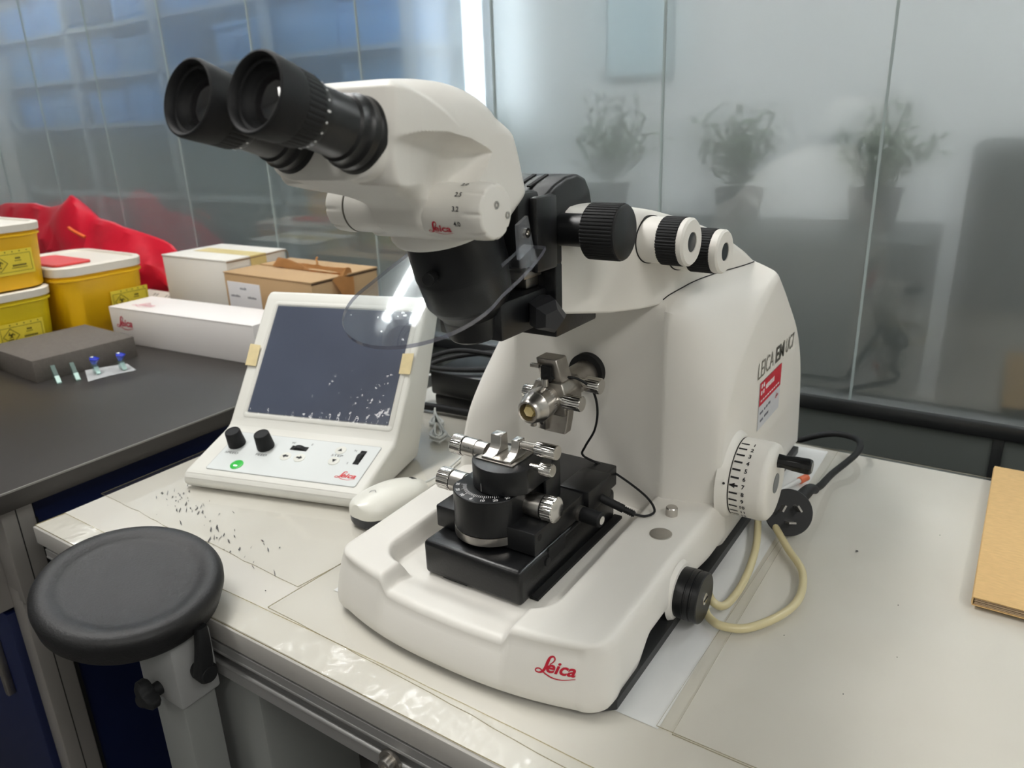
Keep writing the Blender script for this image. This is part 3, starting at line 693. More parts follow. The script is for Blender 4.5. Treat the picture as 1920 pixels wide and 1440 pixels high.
# faceted clamp knob
ax = Vector((0.80, -0.58, -0.08)).normalized()
bm = NB(); lathe(bm, [(-0.010, 0.011), (0.006, 0.0155), (0.018, 0.0150), (0.027, 0.0090)], (-0.322, 0.520, 0.300), ax, 5); obj('facet_knob', bm, mat('charcoal_plastic', (44, 45, 48), 0.45), cg, flat=True)
# focus wheel on its shaft
bm = NB(); lathe(bm, [(-0.01, 0.0135), (0.032, 0.0135)], (-0.3165, 0.549, 0.3635), X, 36); obj('focus_shaft', bm, BLACK, cg)
bm = NB(); lathe(bm, [(0.026, 0.021), (0.0275, 0.0226), (0.0535, 0.0226), (0.0550, 0.0222)], (-0.3165, 0.549, 0.3635), X, 240, rf=lambda i, t: 1+0.014*(1 if math.cos(48*t) > 0 else -1)); fw = obj('focus_wheel', bm, RUBBER, cg, ang=20)
bm = NB(); lathe(bm, [(0.0540, 0.0222), (0.0562, 0.0218), (0.0570, 0.0205)], (-0.3165, 0.549, 0.3635), X, 56); obj('focus_wheel_face', bm, BLACK, cg)

# ---- binocular head: mirrored shell, width given over its side outline
HO = [(0.326, 0.420), (0.341, 0.472), (0.350, 0.4755), (0.375, 0.4775), (0.402, 0.478), (0.430, 0.4765), (0.452, 0.4715), (0.470, 0.461), (0.482, 0.447), (0.491, 0.430), (0.497, 0.414), (0.501, 0.402), (0.499, 0.393), (0.486, 0.385), (0.468, 0.376), (0.450, 0.372), (0.425, 0.372), (0.404, 0.375), (0.392, 0.384), (0.386, 0.397), (0.372, 0.405), (0.350, 0.412)]
n_ = len(HO)
def corner_smooth(P, sub=18):
    out = []
    for i in range(n_):
        a = Vector(P[i]); b = Vector(P[(i+1) % n_])
        if i in (0, n_-1):
            for k in range(sub*2): out.append(a.lerp(b, k/(sub*2)))
        else:
            p0 = Vector(P[i-1]) if i-1 not in (0,) else a; p3 = Vector(P[(i+2) % n_])
            for k in range(sub):
                t = k/sub; out.append(0.5*((2*a)+(b-p0)*t+(2*p0-5*a+4*b-p3)*t*t+(3*a-p0-3*b+p3)*t**3))
    return out
OUT = corner_smooth(HO); NO = len(OUT)
HC = Vector((0.425, 0.428))
def seg_d(p, a, b):
    ab = b-a; t = max(0, min(1, (p-a).dot(ab)/ab.length_squared)); return (p-(a+ab*t)).length
import numpy as np
_A = np.array([(q.x, q.y) for q in OUT]); _B = np.roll(_A, -1, axis=0)-_A; _L2 = (_B**2).sum(1)+1e-12
def edge_d(p):
    d = np.array((p.x, p.y))-_A; t = np.clip((d*_B).sum(1)/_L2, 0, 1)
    return float(np.sqrt(((d-_B*t[:, None])**2).sum(1).min()))
CRE = [(0.336, 0.4440), (0.36, 0.4460), (0.388, 0.4450), (0.415, 0.4405), (0.436, 0.4340), (0.4445, 0.4300)]      # upper crease
CR2 = [(0.4445, 0.4300), (0.434, 0.420), (0.422, 0.411), (0.410, 0.403)]                                      # rear crease
def head_w(p):
    """half width at (y, z)"""
    y, z = p.x, p.y
    wbase = interp([(0.32, 0.0580), (0.36, 0.0575), (0.40, 0.0535), (0.44, 0.0485), (0.47, 0.0455), (0.50, 0.0430)], y)
    # crown: narrower towards the top
    wbase -= 0.004*sst(0.455, 0.478, z)
    zc = interp([(a, b) for a, b in CRE], y)
    yr = interp([(b, a) for a, b in reversed(CR2)], z)
    dep = 0.0
    if z < zc and y < yr+0.0005:
        du = zc-z; dr = yr-y
        a = 1-math.exp(-du/0.0028); b = 1-math.exp(-max(0, dr)/0.006)
        deep = interp([(0.336, 0.003), (0.36, 0.010), (0.40, 0.015), (0.44, 0.012)], y)
        dep = deep*a*b
        dep += 0.012*sst(0.0, 0.04, du)*b*interp([(0.34, 0.0), (0.40, 1.0), (0.45, 1.0)], y)
    # the front ends in two round collars, one for each eyepiece
    zc2 = 0.4450-(y-0.3355)*0.315; rc = 0.0272+max(0, y-0.334)*1.8
    cap = 0.0305+math.sqrt(max(0.0, rc*rc-(z-zc2)**2))
    if abs(z-zc2) > rc: cap = 0.030
    a_ = wbase-dep; h_ = max(0.0, 1-abs(a_-cap)/0.012)
    return min(a_, cap)-h_*h_*0.003      # smooth minimum
def edge_r(p):
    f = sst(0.335, 0.37, p.x)
    top = sst(0.44, 0.46, p.y)
    return 0.004 + f*(0.010+0.018*top)
HSH = 0.0050       # the left half is narrower: the tubes are pushed together
rings = []
vs_ = [0.0]+[0.94*k/110 for k in range(4, 111)]+[0.955, 0.968, 0.98, 0.99, 0.996, 1.0]
bm = NB()
for sgn in (1, -1):
    prevr = None; cv = None
    for v in vs_:
        if v == 0:
            cv = bm.verts.new((XC+sgn*head_w(HC)+(HSH if sgn < 0 else 0), HC.x, HC.y)); continue
        ringv = []
        for q in OUT:
            p = HC.lerp(q, v); ww = head_w(p); d = edge_d(p) if v < 1 else 0.0; r = edge_r(q)
            if d < r: ww -= r-math.sqrt(max(0, r*r-(r-d)**2))
            ringv.append(bm.verts.new((XC+sgn*ww+(HSH if sgn < 0 else 0), p.x, p.y)))
        for k in range(NO):
            if prevr is None: bm.faces.new((cv, ringv[k], ringv[(k+1) % NO]))
            else: bm.faces.new((prevr[k], ringv[k], ringv[(k+1) % NO], prevr[(k+1) % NO]))
        prevr = ringv
    rings.append(prevr)
for k in range(NO): bm.faces.new((rings[0][k], rings[0][(k+1) % NO], rings[1][(k+1) % NO], rings[1][k]))
head = obj('binocular_head', bm, WHITE, mt, ang=50)
# seam line on the under-front and centre keel
SE = mat('fine_seam', (120, 116, 108), 0.7)

# magnification drum under the head, axis along x
dy, dz = 0.4090, 0.3945
bm = NB(); lathe(bm, [(-0.048, 0.0178), (-0.0475, 0.0183), (0.050, 0.0183), (0.0505, 0.0178)], (XC, dy, dz), X, 64); drum = obj('magnification_drum', bm, WHITE, mt)
# white flange with rounded rim below the drum
axd = Vector((0, math.sin(R(18)), -math.cos(R(18))))
bm = NB(); lathe(bm, [(-0.014, 0.038), (-0.002, 0.0415), (0.003, 0.0425), (0.006, 0.041), (0.0075, 0.036)], (XC, 0.4465, 0.3820), axd, 64); obj('flange', bm, WHITE, drum)
bm = NB(); lathe(bm, [(-0.0492, 0.0186), (-0.0482, 0.0186)], (XC, dy, dz), X, 64); obj('drum_seam', bm, SE, drum)
def dknob(x0, x1, s, detailed):
    rf = lambda i, t: 1-(0.055*max(0, math.cos(9*t))**6 if i in (1, 2, 3) else 0)
    bm = NB(); lathe(bm, [(0, 0.0187), (0.004, 0.0190), (0.009, 0.0190), (0.0165, 0.0184), (0.0178, 0.0174), (0.018, 0.0160)], (XC+x0, dy, dz), X*s, 144, rf=(lambda i, t: 1-(0.06*max(0, math.cos(8*t))**8 if i in (2, 3, 4) else 0))); return obj('drum_knob', bm, WHITE, drum, ang=50)
dknob(-0.049, -0.067, -1, False)
dk = dknob(0.056, 0.074, 1, True)
bm = NB(); lathe(bm, [(0.0495, 0.0185), (0.0565, 0.0185)], (XC, dy, dz), X, 64); obj('drum_ring', bm, WHITE, drum)
for (oy, oz, r0) in ((0.000, 0.0045, 0.0026), (0.0125, -0.0035, 0.0024)):
    c = Vector((XC+0.0738, dy+oy, dz+oz))
    bm = NB(); lathe(bm, [(0, r0), (0.0009, r0), (0.0009, r0*0.55), (-0.0004, r0*0.5)], c, X, 20); obj('set_screw', bm, STEEL, drum)
bm = NB()
for k, s in enumerate(('2.0', '2.5', '3.2', '4.0')):
    an = R(20+k*30); rad = Vector((0, -math.sin(an), math.cos(an))); tan = Vector((0, -math.cos(an), -math.sin(an)))
    put_text(bm, s, Vector((XC+0.0545, dy, dz))+rad*0.01870, X, -tan, 0.0034, center=True, bold=0.02)
obj('drum_number', bm, INK, drum, flat=True)['kind'] = 'stuff'
bm = NB(); leica(bm, (XC+0.0275, 0, -0.0165), X, Z, 0.0200, 0.0)
for v in bm.verts:
    an = PI/2-v.co.z/0.0184; v.co.y = dy-0.0187*math.sin(an); v.co.z = dz+0.0187*math.cos(an)
obj('word_mark', bm, RED, drum, flat=True)
# S-shaped parting line of the drum housing
bm = NB(); sm = []
for k in range(15):
    an = R(35+k*8.5); sm.append((XC-0.012+0.006*math.tanh((k-7)/2.5), dy-0.0185*math.sin(an), dz+0.0185*math.cos(an)))
tube(bm, sm, 0.00035, 5, 2); obj('parting_line', bm, SE, drum)

# ---- eyepieces
tilt = R(18.0)
EA = Vector((0, -math.cos(tilt), math.sin(tilt)))      # towards the viewer
LENS = mat('eyepiece_glass', (26, 24, 26), 0.03, spec=1.0, coat=1.0)
for side in (-1, 1):
    o = Vector((XC+side*0.0305+(HSH if side < 0 else 0), 0.3365, 0.4447))
    nm = 'right' if side > 0 else 'left'
    bm = NB()
    lathe(bm, [(-0.004, 0.0228), (0.003, 0.0229), (0.005, 0.0221), (0.006, 0.0215), (0.0075, 0.0218), (0.011, 0.0216), (0.0125, 0.0205), (0.0140, 0.0196), (0.018, 0.0194), (0.0195, 0.0178), (0.0415, 0.0174), (0.042, 0.0182)], o, EA, 56, cap1=True)
    ep = obj('eyepiece', bm, BLACK, mt, ang=30)
    bm = NB(); lathe(bm, [(0.0410, 0.0182), (0.0420, 0.0187), (0.0455, 0.0189), (0.046, 0.0194)], o, EA, 56); obj('dioptre_ring', bm, BLACK, ep)
    bm = NB(); lathe(bm, [(0.0455, 0.0193), (0.0475, 0.0199), (0.0580, 0.0204)], o, EA, 200, rf=lambda i, t: 1+0.007*(1 if math.cos(40*t) > 0 else -1)); obj('knurled_ring', bm, RUBBER, ep, ang=20)
    bm = NB(); lathe(bm, [(0.0575, 0.0202), (0.0595, 0.0207), (0.068, 0.0213), (0.0745, 0.0216), (0.0762, 0.0212), (0.0767, 0.0202), (0.0758, 0.0188), (0.0720, 0.0182), (0.0715, 0.0168), (0.0685, 0.0163), (0.0675, 0.0152), (0.0665, 0.0147), (0.0655, 0.0140), (0.0650, 0.0134)], o, EA, 64, cap1=False); obj('eyecup', bm, RUBBER, ep, ang=50)
    bm = NB(); lathe(bm, [(0.0640, 0.0142), (0.0660, 0.0127), (0.0674, 0.0098), (0.0682, 0.0058), (0.0685, 0.0008)], o, EA, 40); obj('lens', bm, LENS, ep, ang=80)
    bm = NB(); ux = Vector((1, 0, 0)); uy = EA.cross(ux)
    for k in range(20):
        t = 2*PI*k/20; rad = ux*math.cos(t)+uy*math.sin(t); tan = -ux*math.sin(t)+uy*math.cos(t)
        c = o+EA*0.0437+rad*0.0190; big = 2.0 if k % 5 == 0 else 1.0
        for q in range(8): pass
        vs = [bm.verts.new(c+EA*(0.0007*big*math.cos(2*PI*q/8))+tan*(0.0007*math.sin(2*PI*q/8))+rad*0.0002) for q in range(8)]; bm.faces.new(vs)
    obj('dioptre_mark', bm, WINK, ep, flat=True)['kind'] = 'stuff'
    c = o+EA*0.036; rad = (ux*0.45+Vector((0, math.sin(tilt), math.cos(tilt)))*0.9).normalized(); tan = EA.cross(rad)
    bm = NB()
    for (a0, a1, b0, b1) in ((-0.004, 0.004, 0.003, 0.0036), (-0.004, 0.004, -0.0036, -0.003), (-0.0046, -0.004, -0.0036, 0.0036)):
        cc = c+rad*0.0178; bm.faces.new([bm.verts.new(cc+EA*a+tan*b) for a, b in ((a0, b0), (a1, b0), (a1, b1), (a0, b1))])
    obj('tube_mark', bm, DARK, ep, flat=True)

# ---- objective: tapering black tube, axis leaning back 18 degrees
bm = NB()
lathe(bm, [(0, 0.0355), (0.002, 0.0372), (0.036, 0.0378), (0.0365, 0.0368), (0.060, 0.0352), (0.0615, 0.0345), (0.074, 0.0270), (0.0745, 0.0262), (0.091, 0.0258), (0.093, 0.0245), (0.093, 0.017), (0.088, 0.016)], (XC, 0.4530, 0.3775), axd, 72)
oj = obj('objective', bm, BLACK, mt, ang=30)
bm = NB(); lathe(bm, [(0.0882, 0.0165), (0.0892, 0.010), (0.0895, 0.001)], (XC, 0.4530, 0.3775), axd, 36); obj('objective_lens', bm, LENS, oj)
# thumbscrews on the tube
def screw(o, ax, r, L, m, name):
    bm = NB(); lathe(bm, [(-0.006, r*0.45), (0.002, r*0.45), (0.002, r), (L, r), (L+0.0006, r*0.9)], o, ax, 40, rf=lambda i, t: 1+(0.03*(1 if math.cos(18*t) > 0 else -1) if i in (2, 3) else 0)); return obj(name, bm, m, oj)
screw((XC+0.004-0.0, 0.4245, 0.3440), (0.25, -1, -0.12), 0.0050, 0.010, RUBBER, 'thumb_screw')

# ---- clear breath shield
st = R(20.8)
SN = Vector((0, -math.sin(st), math.cos(st))); S2 = Vector((0, math.cos(st), math.sin(st))); S0 = Vector((XC, 0.478, 0.352))
out = [(0.0600, 0.016)]
out += [(0.061+0.003*math.sin(k/8*PI), 0.016-0.078*k/8) for k in range(1, 8)]
out += [(0.0630*math.cos(R(a)), -0.066-0.0625*math.sin(R(a))) for a in range(0, 181, 7)]
out += [(-0.061, -0.03), (-0.0585, 0.0)]
out += [(-0.0400, 0.0)] + [(0.0385*math.cos(R(a)), -0.006+0.0385*math.sin(R(a))) for a in range(178, 361, 10)] + [(0.040, 0.016)]
bm = NB(); lo = [S0+X*u+S2*v for u, v in out]
f0 = bm.faces.new([bm.verts.new(p-SN*0.0016) for p in lo]); f1 = bm.faces.new([bm.verts.new(p+SN*0.0016) for p in lo])
bmesh.ops.triangulate(bm, faces=[f0, f1]); sh = obj('breath_shield', bm, ACRYL, mt, flat=True)
bm = NB(); A = [bm.verts.new(p-SN*0.00155) for p in lo]; B = [bm.verts.new(p+SN*0.00155) for p in lo]
for k in range(len(lo)): bm.faces.new((A[k], A[(k+1) % len(lo)], B[(k+1) % len(lo)], B[k]))
obj('shield_edge', bm, ACRYLE, sh, flat=True)
bm = NB(); q = S0+X*0.047+S2*0.004
prism(bm, [q+S2*-0.010+SN*0.0012, q+S2*0.011+SN*0.0012, q+S2*0.013+SN*0.026, q+S2*-0.002+SN*0.026], X*0.0028); obj('shield_bracket', bm, clear('acrylic_bracket', (214, 217, 222), 0.08, 0.06, 0.16, (214, 216, 220)), sh, flat=True)
bm = NB(); lathe(bm, [(0.0028, 0.0038), (0.0052, 0.0038), (0.0052, 0.002), (0.0035, 0.0018)], q+S2*0.005+SN*0.016, X, 20); obj('shield_screw', bm, CHROME, sh)
bm = NB(); lathe(bm, [(0, 0.0030), (0.004, 0.0030), (0.004, 0.0022), (0.007, 0.0022)], S0+X*-0.0485+S2*-0.004+SN*0.001, SN, 18); obj('shield_screw', bm, CHROME, sh)

# ---- specimen arm coming out of the body
SY, SZ = 0.668, 0.196
bm = NB(); lathe(bm, [(-0.001, 0.0200), (0.0095, 0.0200), (0.0097, 0.0185)], (XC, SY+0.0085, SZ), (0, -1, 0), 48); obj('arm_port', bm, DARK, mt)
bm = NB(); lathe(bm, [(0, 0.0155), (0.006, 0.0152), (0.07, 0.0135), (0.074, 0.012)], (XC, SY+0.004, SZ-0.002), (0, -1, 0), 44); sa = obj('specimen_arm', bm, STEELD, mt)
CZ = 0.191; CY = 0.562           # chuck front
bm = NB(); prism(bm, [(XC-0.017, 0.622, 0.176), (XC+0.020, 0.622, 0.176), (XC+0.021, 0.622, 0.198), (XC+0.017, 0.622, 0.210), (XC-0.013, 0.622, 0.210), (XC-0.018, 0.622, 0.199)], (0, -0.034, 0), 0.0012, 1); obj('chuck_block', bm, STEELD, sa)
bm = NB(); lathe(bm, [(0, 0.0155), (0.006, 0.0155), (0.0065, 0.0160), (0.021, 0.0160), (0.0218, 0.0152), (0.031, 0.0128), (0.0335, 0.0120), (0.0348, 0.0108), (0.0348, 0.0090), (0.028, 0.0080), (0.026, 0.0075)], (XC-0.001, 0.589, CZ), (0, -1, -0.06), 56); ch = obj('chuck_collar', bm, STEEL, sa)
bm = NB(); lathe(bm, [(0.0255, 0.0074), (0.0330, 0.0056)], (XC-0.001, 0.589, CZ), (0, -1, -0.06), 6); obj('resin_block', bm, mat('amber_resin', (206, 186, 128), 0.25, coat=0.5), sa, flat=True)
bm = NB(); lathe(bm, [(0.010, 0.0032), (0.0185, 0.0032), (0.019, 0.0028)], (XC-0.001, 0.5640, CZ), (0, 0, -1), 20); obj('lock_screw', bm, STEELD, sa)
bm = NB()
for k in range(14):
    a = R(-38+k*8); rad = Vector((math.cos(a), 0, math.sin(a))); c = Vector((XC-0.001, 0.5815, CZ-0.0005))+rad*0.0162; tg = Vector((-math.sin(a), 0, math.cos(a)))
    L = 0.0026 if k % 5 else 0.004
    bm.faces.new([bm.verts.new(c+Y*p+tg*q) for p, q in ((0, -0.00022), (-L, -0.00022), (-L, 0.00022), (0, 0.00022))])
obj('collar_scale', bm, WINK, sa, flat=True)
# hinged back clamp on top
bm = NB(); prism(bm, [(XC-0.009, 0.592, 0.208), (XC+0.016, 0.592, 0.208), (XC+0.011, 0.588, 0.233), (XC-0.012, 0.588, 0.233)], (0.0, 0.020, 0.0), 0.001, 1); obj('top_clamp', bm, STEELD, sa)
bm = NB(); b6(bm, XC-0.005, XC+0.006, 0.5855, 0.592, 0.211, 0.226, 0.0005); obj('clamp_recess', bm, DARK, sa)
bm = NB(); b6(bm, XC-0.016, XC-0.006, 0.5835, 0.588, 0.2235, 0.2275, 0.0008); obj('clamp_ear', bm, STEELD, sa)
bm = NB(); lathe(bm, [(0, 0.0034), (0.007, 0.0034), (0.0075, 0.003)], (XC+0.001, 0.584, 0.2065), (0, 0, 1), 18); obj('clamp_pin', bm, STEEL, sa)
# segment arc hanging below
bm = NB(); secs = []
for k in range(8):
    t = k/7; z = 0.182-0.024*t; y = 0.598-0.004*t*t
    secs.append([(XC+0.010-0.002*t+px, y+py, z) for px, py in rrect(0.024, 0.012, 0.0008, 1)])
loft(bm, secs); obj('segment_arc', bm, STEELD, sa)
bm = NB(); b6(bm, XC-0.009, XC+0.000, 0.585, 0.592, 0.160, 0.175, 0.0006); obj('segment_ear', bm, STEEL, sa)
bm = NB(); lathe(bm, [(0, 0.0022), (0.0006, 0.0020)], (XC-0.0045, 0.585, 0.167), (0, -1, 0), 16); obj('ear_screw', bm, CHROME, sa)
def flk(bm, o, ax, r, prof, n=14, amp=0.05): lathe(bm, [(s, r*q) for s, q in prof], o, ax, 168, rf=lambda i, t: 1-(amp*max(0, math.cos(n*t))**3 if 0 < i < len(prof)-1 else 0))
KP = [(0, 0.55), (0.004, 0.55), (0.0045, 1), (0.016, 1), (0.017, 0.92)]
bm = NB(); flk(bm, (XC+0.014, 0.592, 0.192), (1, 0, -0.02), 0.0078, [(0, 0.75), (0.004, 0.75), (0.0045, 1), (0.0225, 1), (0.0235, 0.92)]); obj('arm_knob', bm, CHROME, sa)
bm = NB(); flk(bm, (XC+0.010, 0.626, 0.200), (1, 0, -0.02), 0.0082, [(0, 0.6), (0.014, 0.6), (0.0145, 1), (0.0295, 1), (0.0305, 0.92)]); obj('arm_knob', bm, CHROME, sa)
bm = NB(); flk(bm, (XC-0.014, 0.594, 0.194), (-1, 0, 0), 0.0072, [(0, 0.75), (0.004, 0.75), (0.0045, 1), (0.014, 1), (0.015, 0.92)]); obj('arm_knob', bm, CHROME, sa)
# thin black lead from the arm down to the stage socket
bm = NB(); tube(bm, [(XC+0.002, 0.586, 0.214), (XC+0.010, 0.596, 0.213), (XC+0.020, 0.612, 0.209), (XC+0.032, 0.622, 0.196), (XC+0.036, 0.626, 0.175), (XC+0.031, 0.630, 0.150), (XC+0.019, 0.632, 0.128), (XC+0.015, 0.634, 0.116), (XC+0.030, 0.642, 0.106), (XC+0.055, 0.645, 0.095), (XC+0.085, 0.640, 0.083), (XC+0.098, 0.632, 0.074), (XC+0.093, 0.622, 0.0715), (XC+0.084, 0.6145, 0.0745)], 0.00125, 8, 8); obj('arm_lead', bm, RUBBER, mt)
bm = NB(); o_ = Vector((XC+0.084, 0.6145, 0.0745)); d_ = Vector((XC+0.044, 0.600, 0.094))-o_
tube(bm, [o_, o_+d_*0.25, o_+d_*0.26, o_+d_*0.95], 0.004, 16, 0, rfun=lambda t: 0.0030 if t < 0.4 else 0.0043); pj = obj('lead_plug', bm, RUBBER, mt)
bm = NB()
for k in range(5): 
    c = o_+d_*(0.03+0.045*k); lathe(bm, [(0, 0.0036), (0.0009, 0.0036)], c, d_, 14)
obj('strain_relief', bm, RUBBER, pj)

# ---- knife stage
# lower drawer block
stg = NB(); b6(stg, -0.4205, -0.311, 0.4585, 0.642, TRAY+0.0015, 0.0825, 0.0045, 3); st0 = obj('stage_base', stg, BLACKG, mt)
bm = NB(); b6(bm, -0.313, -0.304, 0.475, 0.645, TRAY+0.001, 0.050, 0.0); obj('slide_track', bm, DARK, st0)
bm = NB(); b6(bm, -0.3115, -0.3102, 0.505, 0.535, 0.068, 0.083, 0.0); obj('side_notch', bm, DARK, st0)
bm = NB(); lathe(bm, [(0, 0.0042), (0.0012, 0.0042), (0.0014, 0.003)], (-0.311, 0.503, 0.070), X, 20); obj('side_screw', bm, BLACK, st0)
bm = NB(); b6(bm, -0.398, -0.370, 0.4580, 0.4586, 0.0495, 0.0500); obj('engraved_line', bm, DARK, st0)
# middle plate
bm = NB(); b6(bm, -0.424, -0.312, 0.485, 0.648, 0.0835, 0.1065, 0.0018, 2); st1 = obj('cross_slide', bm, BLACK, mt)
bm = NB(); lathe(bm, [(0, 0.0034), (0.0004, 0.0034)], (-0.3123, 0.493, 0.100), X, 18); obj('side_hole', bm, DARK, st1)
bm = NB(); b6(bm, -0.340, -0.3065, 0.575, 0.624, 0.0835, 0.1085, 0.002); obj('rear_block', bm, BLACK, st1)
bm = NB(); lathe(bm, [(0, 0.0078), (0.006, 0.0078)], (-0.314, 0.566, 0.0895), (1, -0.08, 0), 32); obj('lever_ring', bm, STEELD, st1)
bm = NB(); lathe(bm, [(0.006, 0.0076), (0.026, 0.0076), (0.027, 0.0068)], (-0.314, 0.566, 0.0895), (1, -0.08, 0), 32); obj('lever_grip', bm, RUBBER, st1)
bm = NB(); lathe(bm, [(0.0268, 0.0042), (0.0278, 0.0042)], (-0.314, 0.566, 0.0895), (1, -0.08, 0), 20); obj('lever_screw', bm, CHROME, st1)
# rotating segment with degree scale
def seg_pts(xc, half, yb, yfront, ycorner, n=22):
    sag = ycorner-yfront; Rr = (half*half+sag*sag)/(2*sag); cy = yfront+Rr; a0 = math.asin(half/Rr); out = []
    for k in range(n+1):
        a = -a0+2*a0*k/n; out.append((xc+Rr*math.sin(a), cy-Rr*math.cos(a)))
    return out+[(xc+half, yb), (xc-half, yb)], (xc, cy, Rr, a0)
SX = -0.3715
pts, (ax_, ay_, aR, aa) = seg_pts(SX, 0.0325, 0.565, 0.4690, 0.4905)
bm = NB(); prism(bm, [(p[0], p[1], 0.0955) for p in pts], (0, 0, 0.0365), 0.0008, 1); st2 = obj('swivel_base', bm, BLACK, mt, ang=25)
pts2, _ = seg_pts(SX, 0.0328, 0.55, 0.4685, 0.4900)
bm = NB(); prism(bm, [(p[0], p[1], 0.0875) for p in pts2], (0, 0, 0.0080)); obj('steel_band', bm, STEEL, st2, ang=25)
bm = NB(); bl = NB()
for dg in range(-30, 31, 2):
    a = aa*dg/31.5; rad = Vector((math.sin(a), -math.cos(a), 0)); c = Vector((ax_, ay_, 0.1321)); tg = Vector((math.cos(a), math.sin(a), 0))
    L = 0.0055 if dg % 10 == 0 else 0.0036
    p0 = c+rad*(aR-0.0128); p1 = c+rad*(aR-0.0128+L); q = tg*0.00024
    bm.faces.new([bm.verts.new(v) for v in (p0-q, p1-q, p1+q, p0+q)])
    if dg % 10 == 0: put_text(bl, str(abs(dg)), c+rad*(aR-0.0042), tg, -rad, 0.0036, center=True, bold=0.02, th=0.0001)
dsc = obj('degree_scale', bm, WINK, st2, flat=True); dsc['kind'] = 'stuff'
dsn = obj('degree_number', bl, WINK, st2, flat=True); dsn['kind'] = 'stuff'
# upper turret
pts3, (bx_, by_, bR, ba) = seg_pts(-0.3615, 0.0305, 0.548, 0.4860, 0.5055)
bm = NB(); prism(bm, [(p[0], p[1], 0.1325) for p in pts3], (0, 0, 0.0240), 0.0012, 2); st3 = obj('turret', bm, BLACK, mt, ang=25)
bm = NB(); a = -0.22*ba; rad = Vector((math.sin(a), -math.cos(a), 0)); tg = Vector((math.cos(a), math.sin(a), 0)); c = Vector((bx_, by_, 0))+rad*(bR+0.0002)
bm.faces.new([bm.verts.new(c+tg*p+Z*q) for p, q in ((-0.00022, 0.1335), (0.00022, 0.1335), (0.00022, 0.1415), (-0.00022, 0.1415))]); obj('index_line', bm, WINK, st3, flat=True)
bm = NB(); b6(bm, -0.392, -0.3305, 0.547, 0.563, 0.1065, 0.1460, 0.0015); obj('turret_back', bm, BLACK, st3)
bm = NB(); b6(bm, -0.3335, -0.3300, 0.535, 0.560, 0.1070, 0.1330, 0.001); obj('turret_flank', bm, BLACK, st3)
bm = NB(); b6(bm, -0.386, -0.345, 0.502, 0.540, 0.1563, 0.1580, 0.0006); obj('turret_plate', bm, STEELD, st3)
# knife holder: sole plate and two curved jaws
kh = NB(); prism(kh, [(-0.380, 0.5035, 0.1580), (-0.3535, 0.5030, 0.1580), (-0.350, 0.506, 0.1580), (-0.350, 0.535, 0.1580), (-0.380, 0.535, 0.1580)], (0, 0, 0.0020)); knife = obj('knife_holder', kh, STEEL, mt)
def jaw(x0, x1, h, nm):
    prof = [(0.5045, 0.1600), (0.5115, 0.1612), (0.5160, 0.1640), (0.5185, 0.1680), (0.5195, 0.1600+h-0.001), (0.5200, 0.160+h), (0.5300, 0.160+h), (0.5310, 0.1600)]
    bm = NB(); prism(bm, [(x0, y, z) for y, z in prof], (x1-x0, 0, 0), 0.0004, 1); return obj(nm, bm, STEEL, knife, ang=40)
jaw(-0.3800, -0.3685, 0.0165, 'jaw'); jaw(-0.3570, -0.3490, 0.0150, 'jaw')
bm = NB(); lathe(bm, [(-0.003, 0.0030), (0.0, 0.0042)], (-0.358, 0.525, 0.1690), (-1, 0, 0), 20); obj('clamp_pad', bm, CHROME, knife)
bm = NB(); lathe(bm, [(0, 0.0044)]+[(0.001+0.0006*k, 0.0044 if k % 2 else 0.0037) for k in range(26)], (-0.349, 0.525, 0.1695), (1, -0.05, 0.03), 24); obj('clamp_thread', bm, STEEL, knife, ang=20)
bm = NB(); flk(bm, (-0.3325, 0.5240, 0.1700), (1, -0.05, 0.03), 0.0068, [(0, 0.75), (0.001, 1), (0.0215, 1), (0.0225, 0.93)]); obj('clamp_knob', bm, CHROME, knife)
bm = NB(); flk(bm, (-0.3350, 0.517, 0.1545), (1, 0, 0.03), 0.0060, [(0, 0.5), (0.011, 0.5), (0.0115, 1), (0.0225, 1), (0.0235, 0.9)]); obj('clamp_knob', bm, CHROME, knife)
# micrometer knobs left and right
def micro(o, ax, r, L0, L1, nm, par):
    bm = NB(); lathe(bm, [(0, r*0.88), (L0*0.45, r*0.88), (L0*0.46, r*0.95), (L0, r*0.95)], o, ax, 44); q = obj(nm, bm, STEEL, par)
    bm = NB(); lathe(bm, [(L0, r*0.9), (L0+0.001, r*0.9)], o, ax, 40); obj('grip_gap', bm, DARK, par)
    bm = NB(); flk(bm, Vector(o)+Vector(ax).normalized()*(L0+0.001), ax, r, [(0, 0.95), (0.0008, 1), (L1, 1), (L1+0.001, 0.93), (L1+0.0011, 0.86)], n=30, amp=0.035); obj('knurled_grip', bm, CHROME, par, ang=25)
micro((-0.384, 0.5200, 0.1565), (-1, 0, 0.01), 0.0100, 0.026, 0.0125, 'micrometer', st3)
micro((-0.400, 0.5200, 0.1160), (-1, 0, 0), 0.0112, 0.0275, 0.0140, 'micrometer', st2)
micro((-0.3425, 0.5180, 0.1155), (1, 0, 0.02), 0.0122, 0.0205, 0.0115, 'micrometer', st2)
bm = NB()
for p in range(9): box(bm, (-0.395-0.0014*p, 0.5200-0.0090, 0.1590), (0.0003, 0.0002, 0.003 if p % 4 else 0.005))
obj('barrel_mark', bm, INK, st3, flat=True)

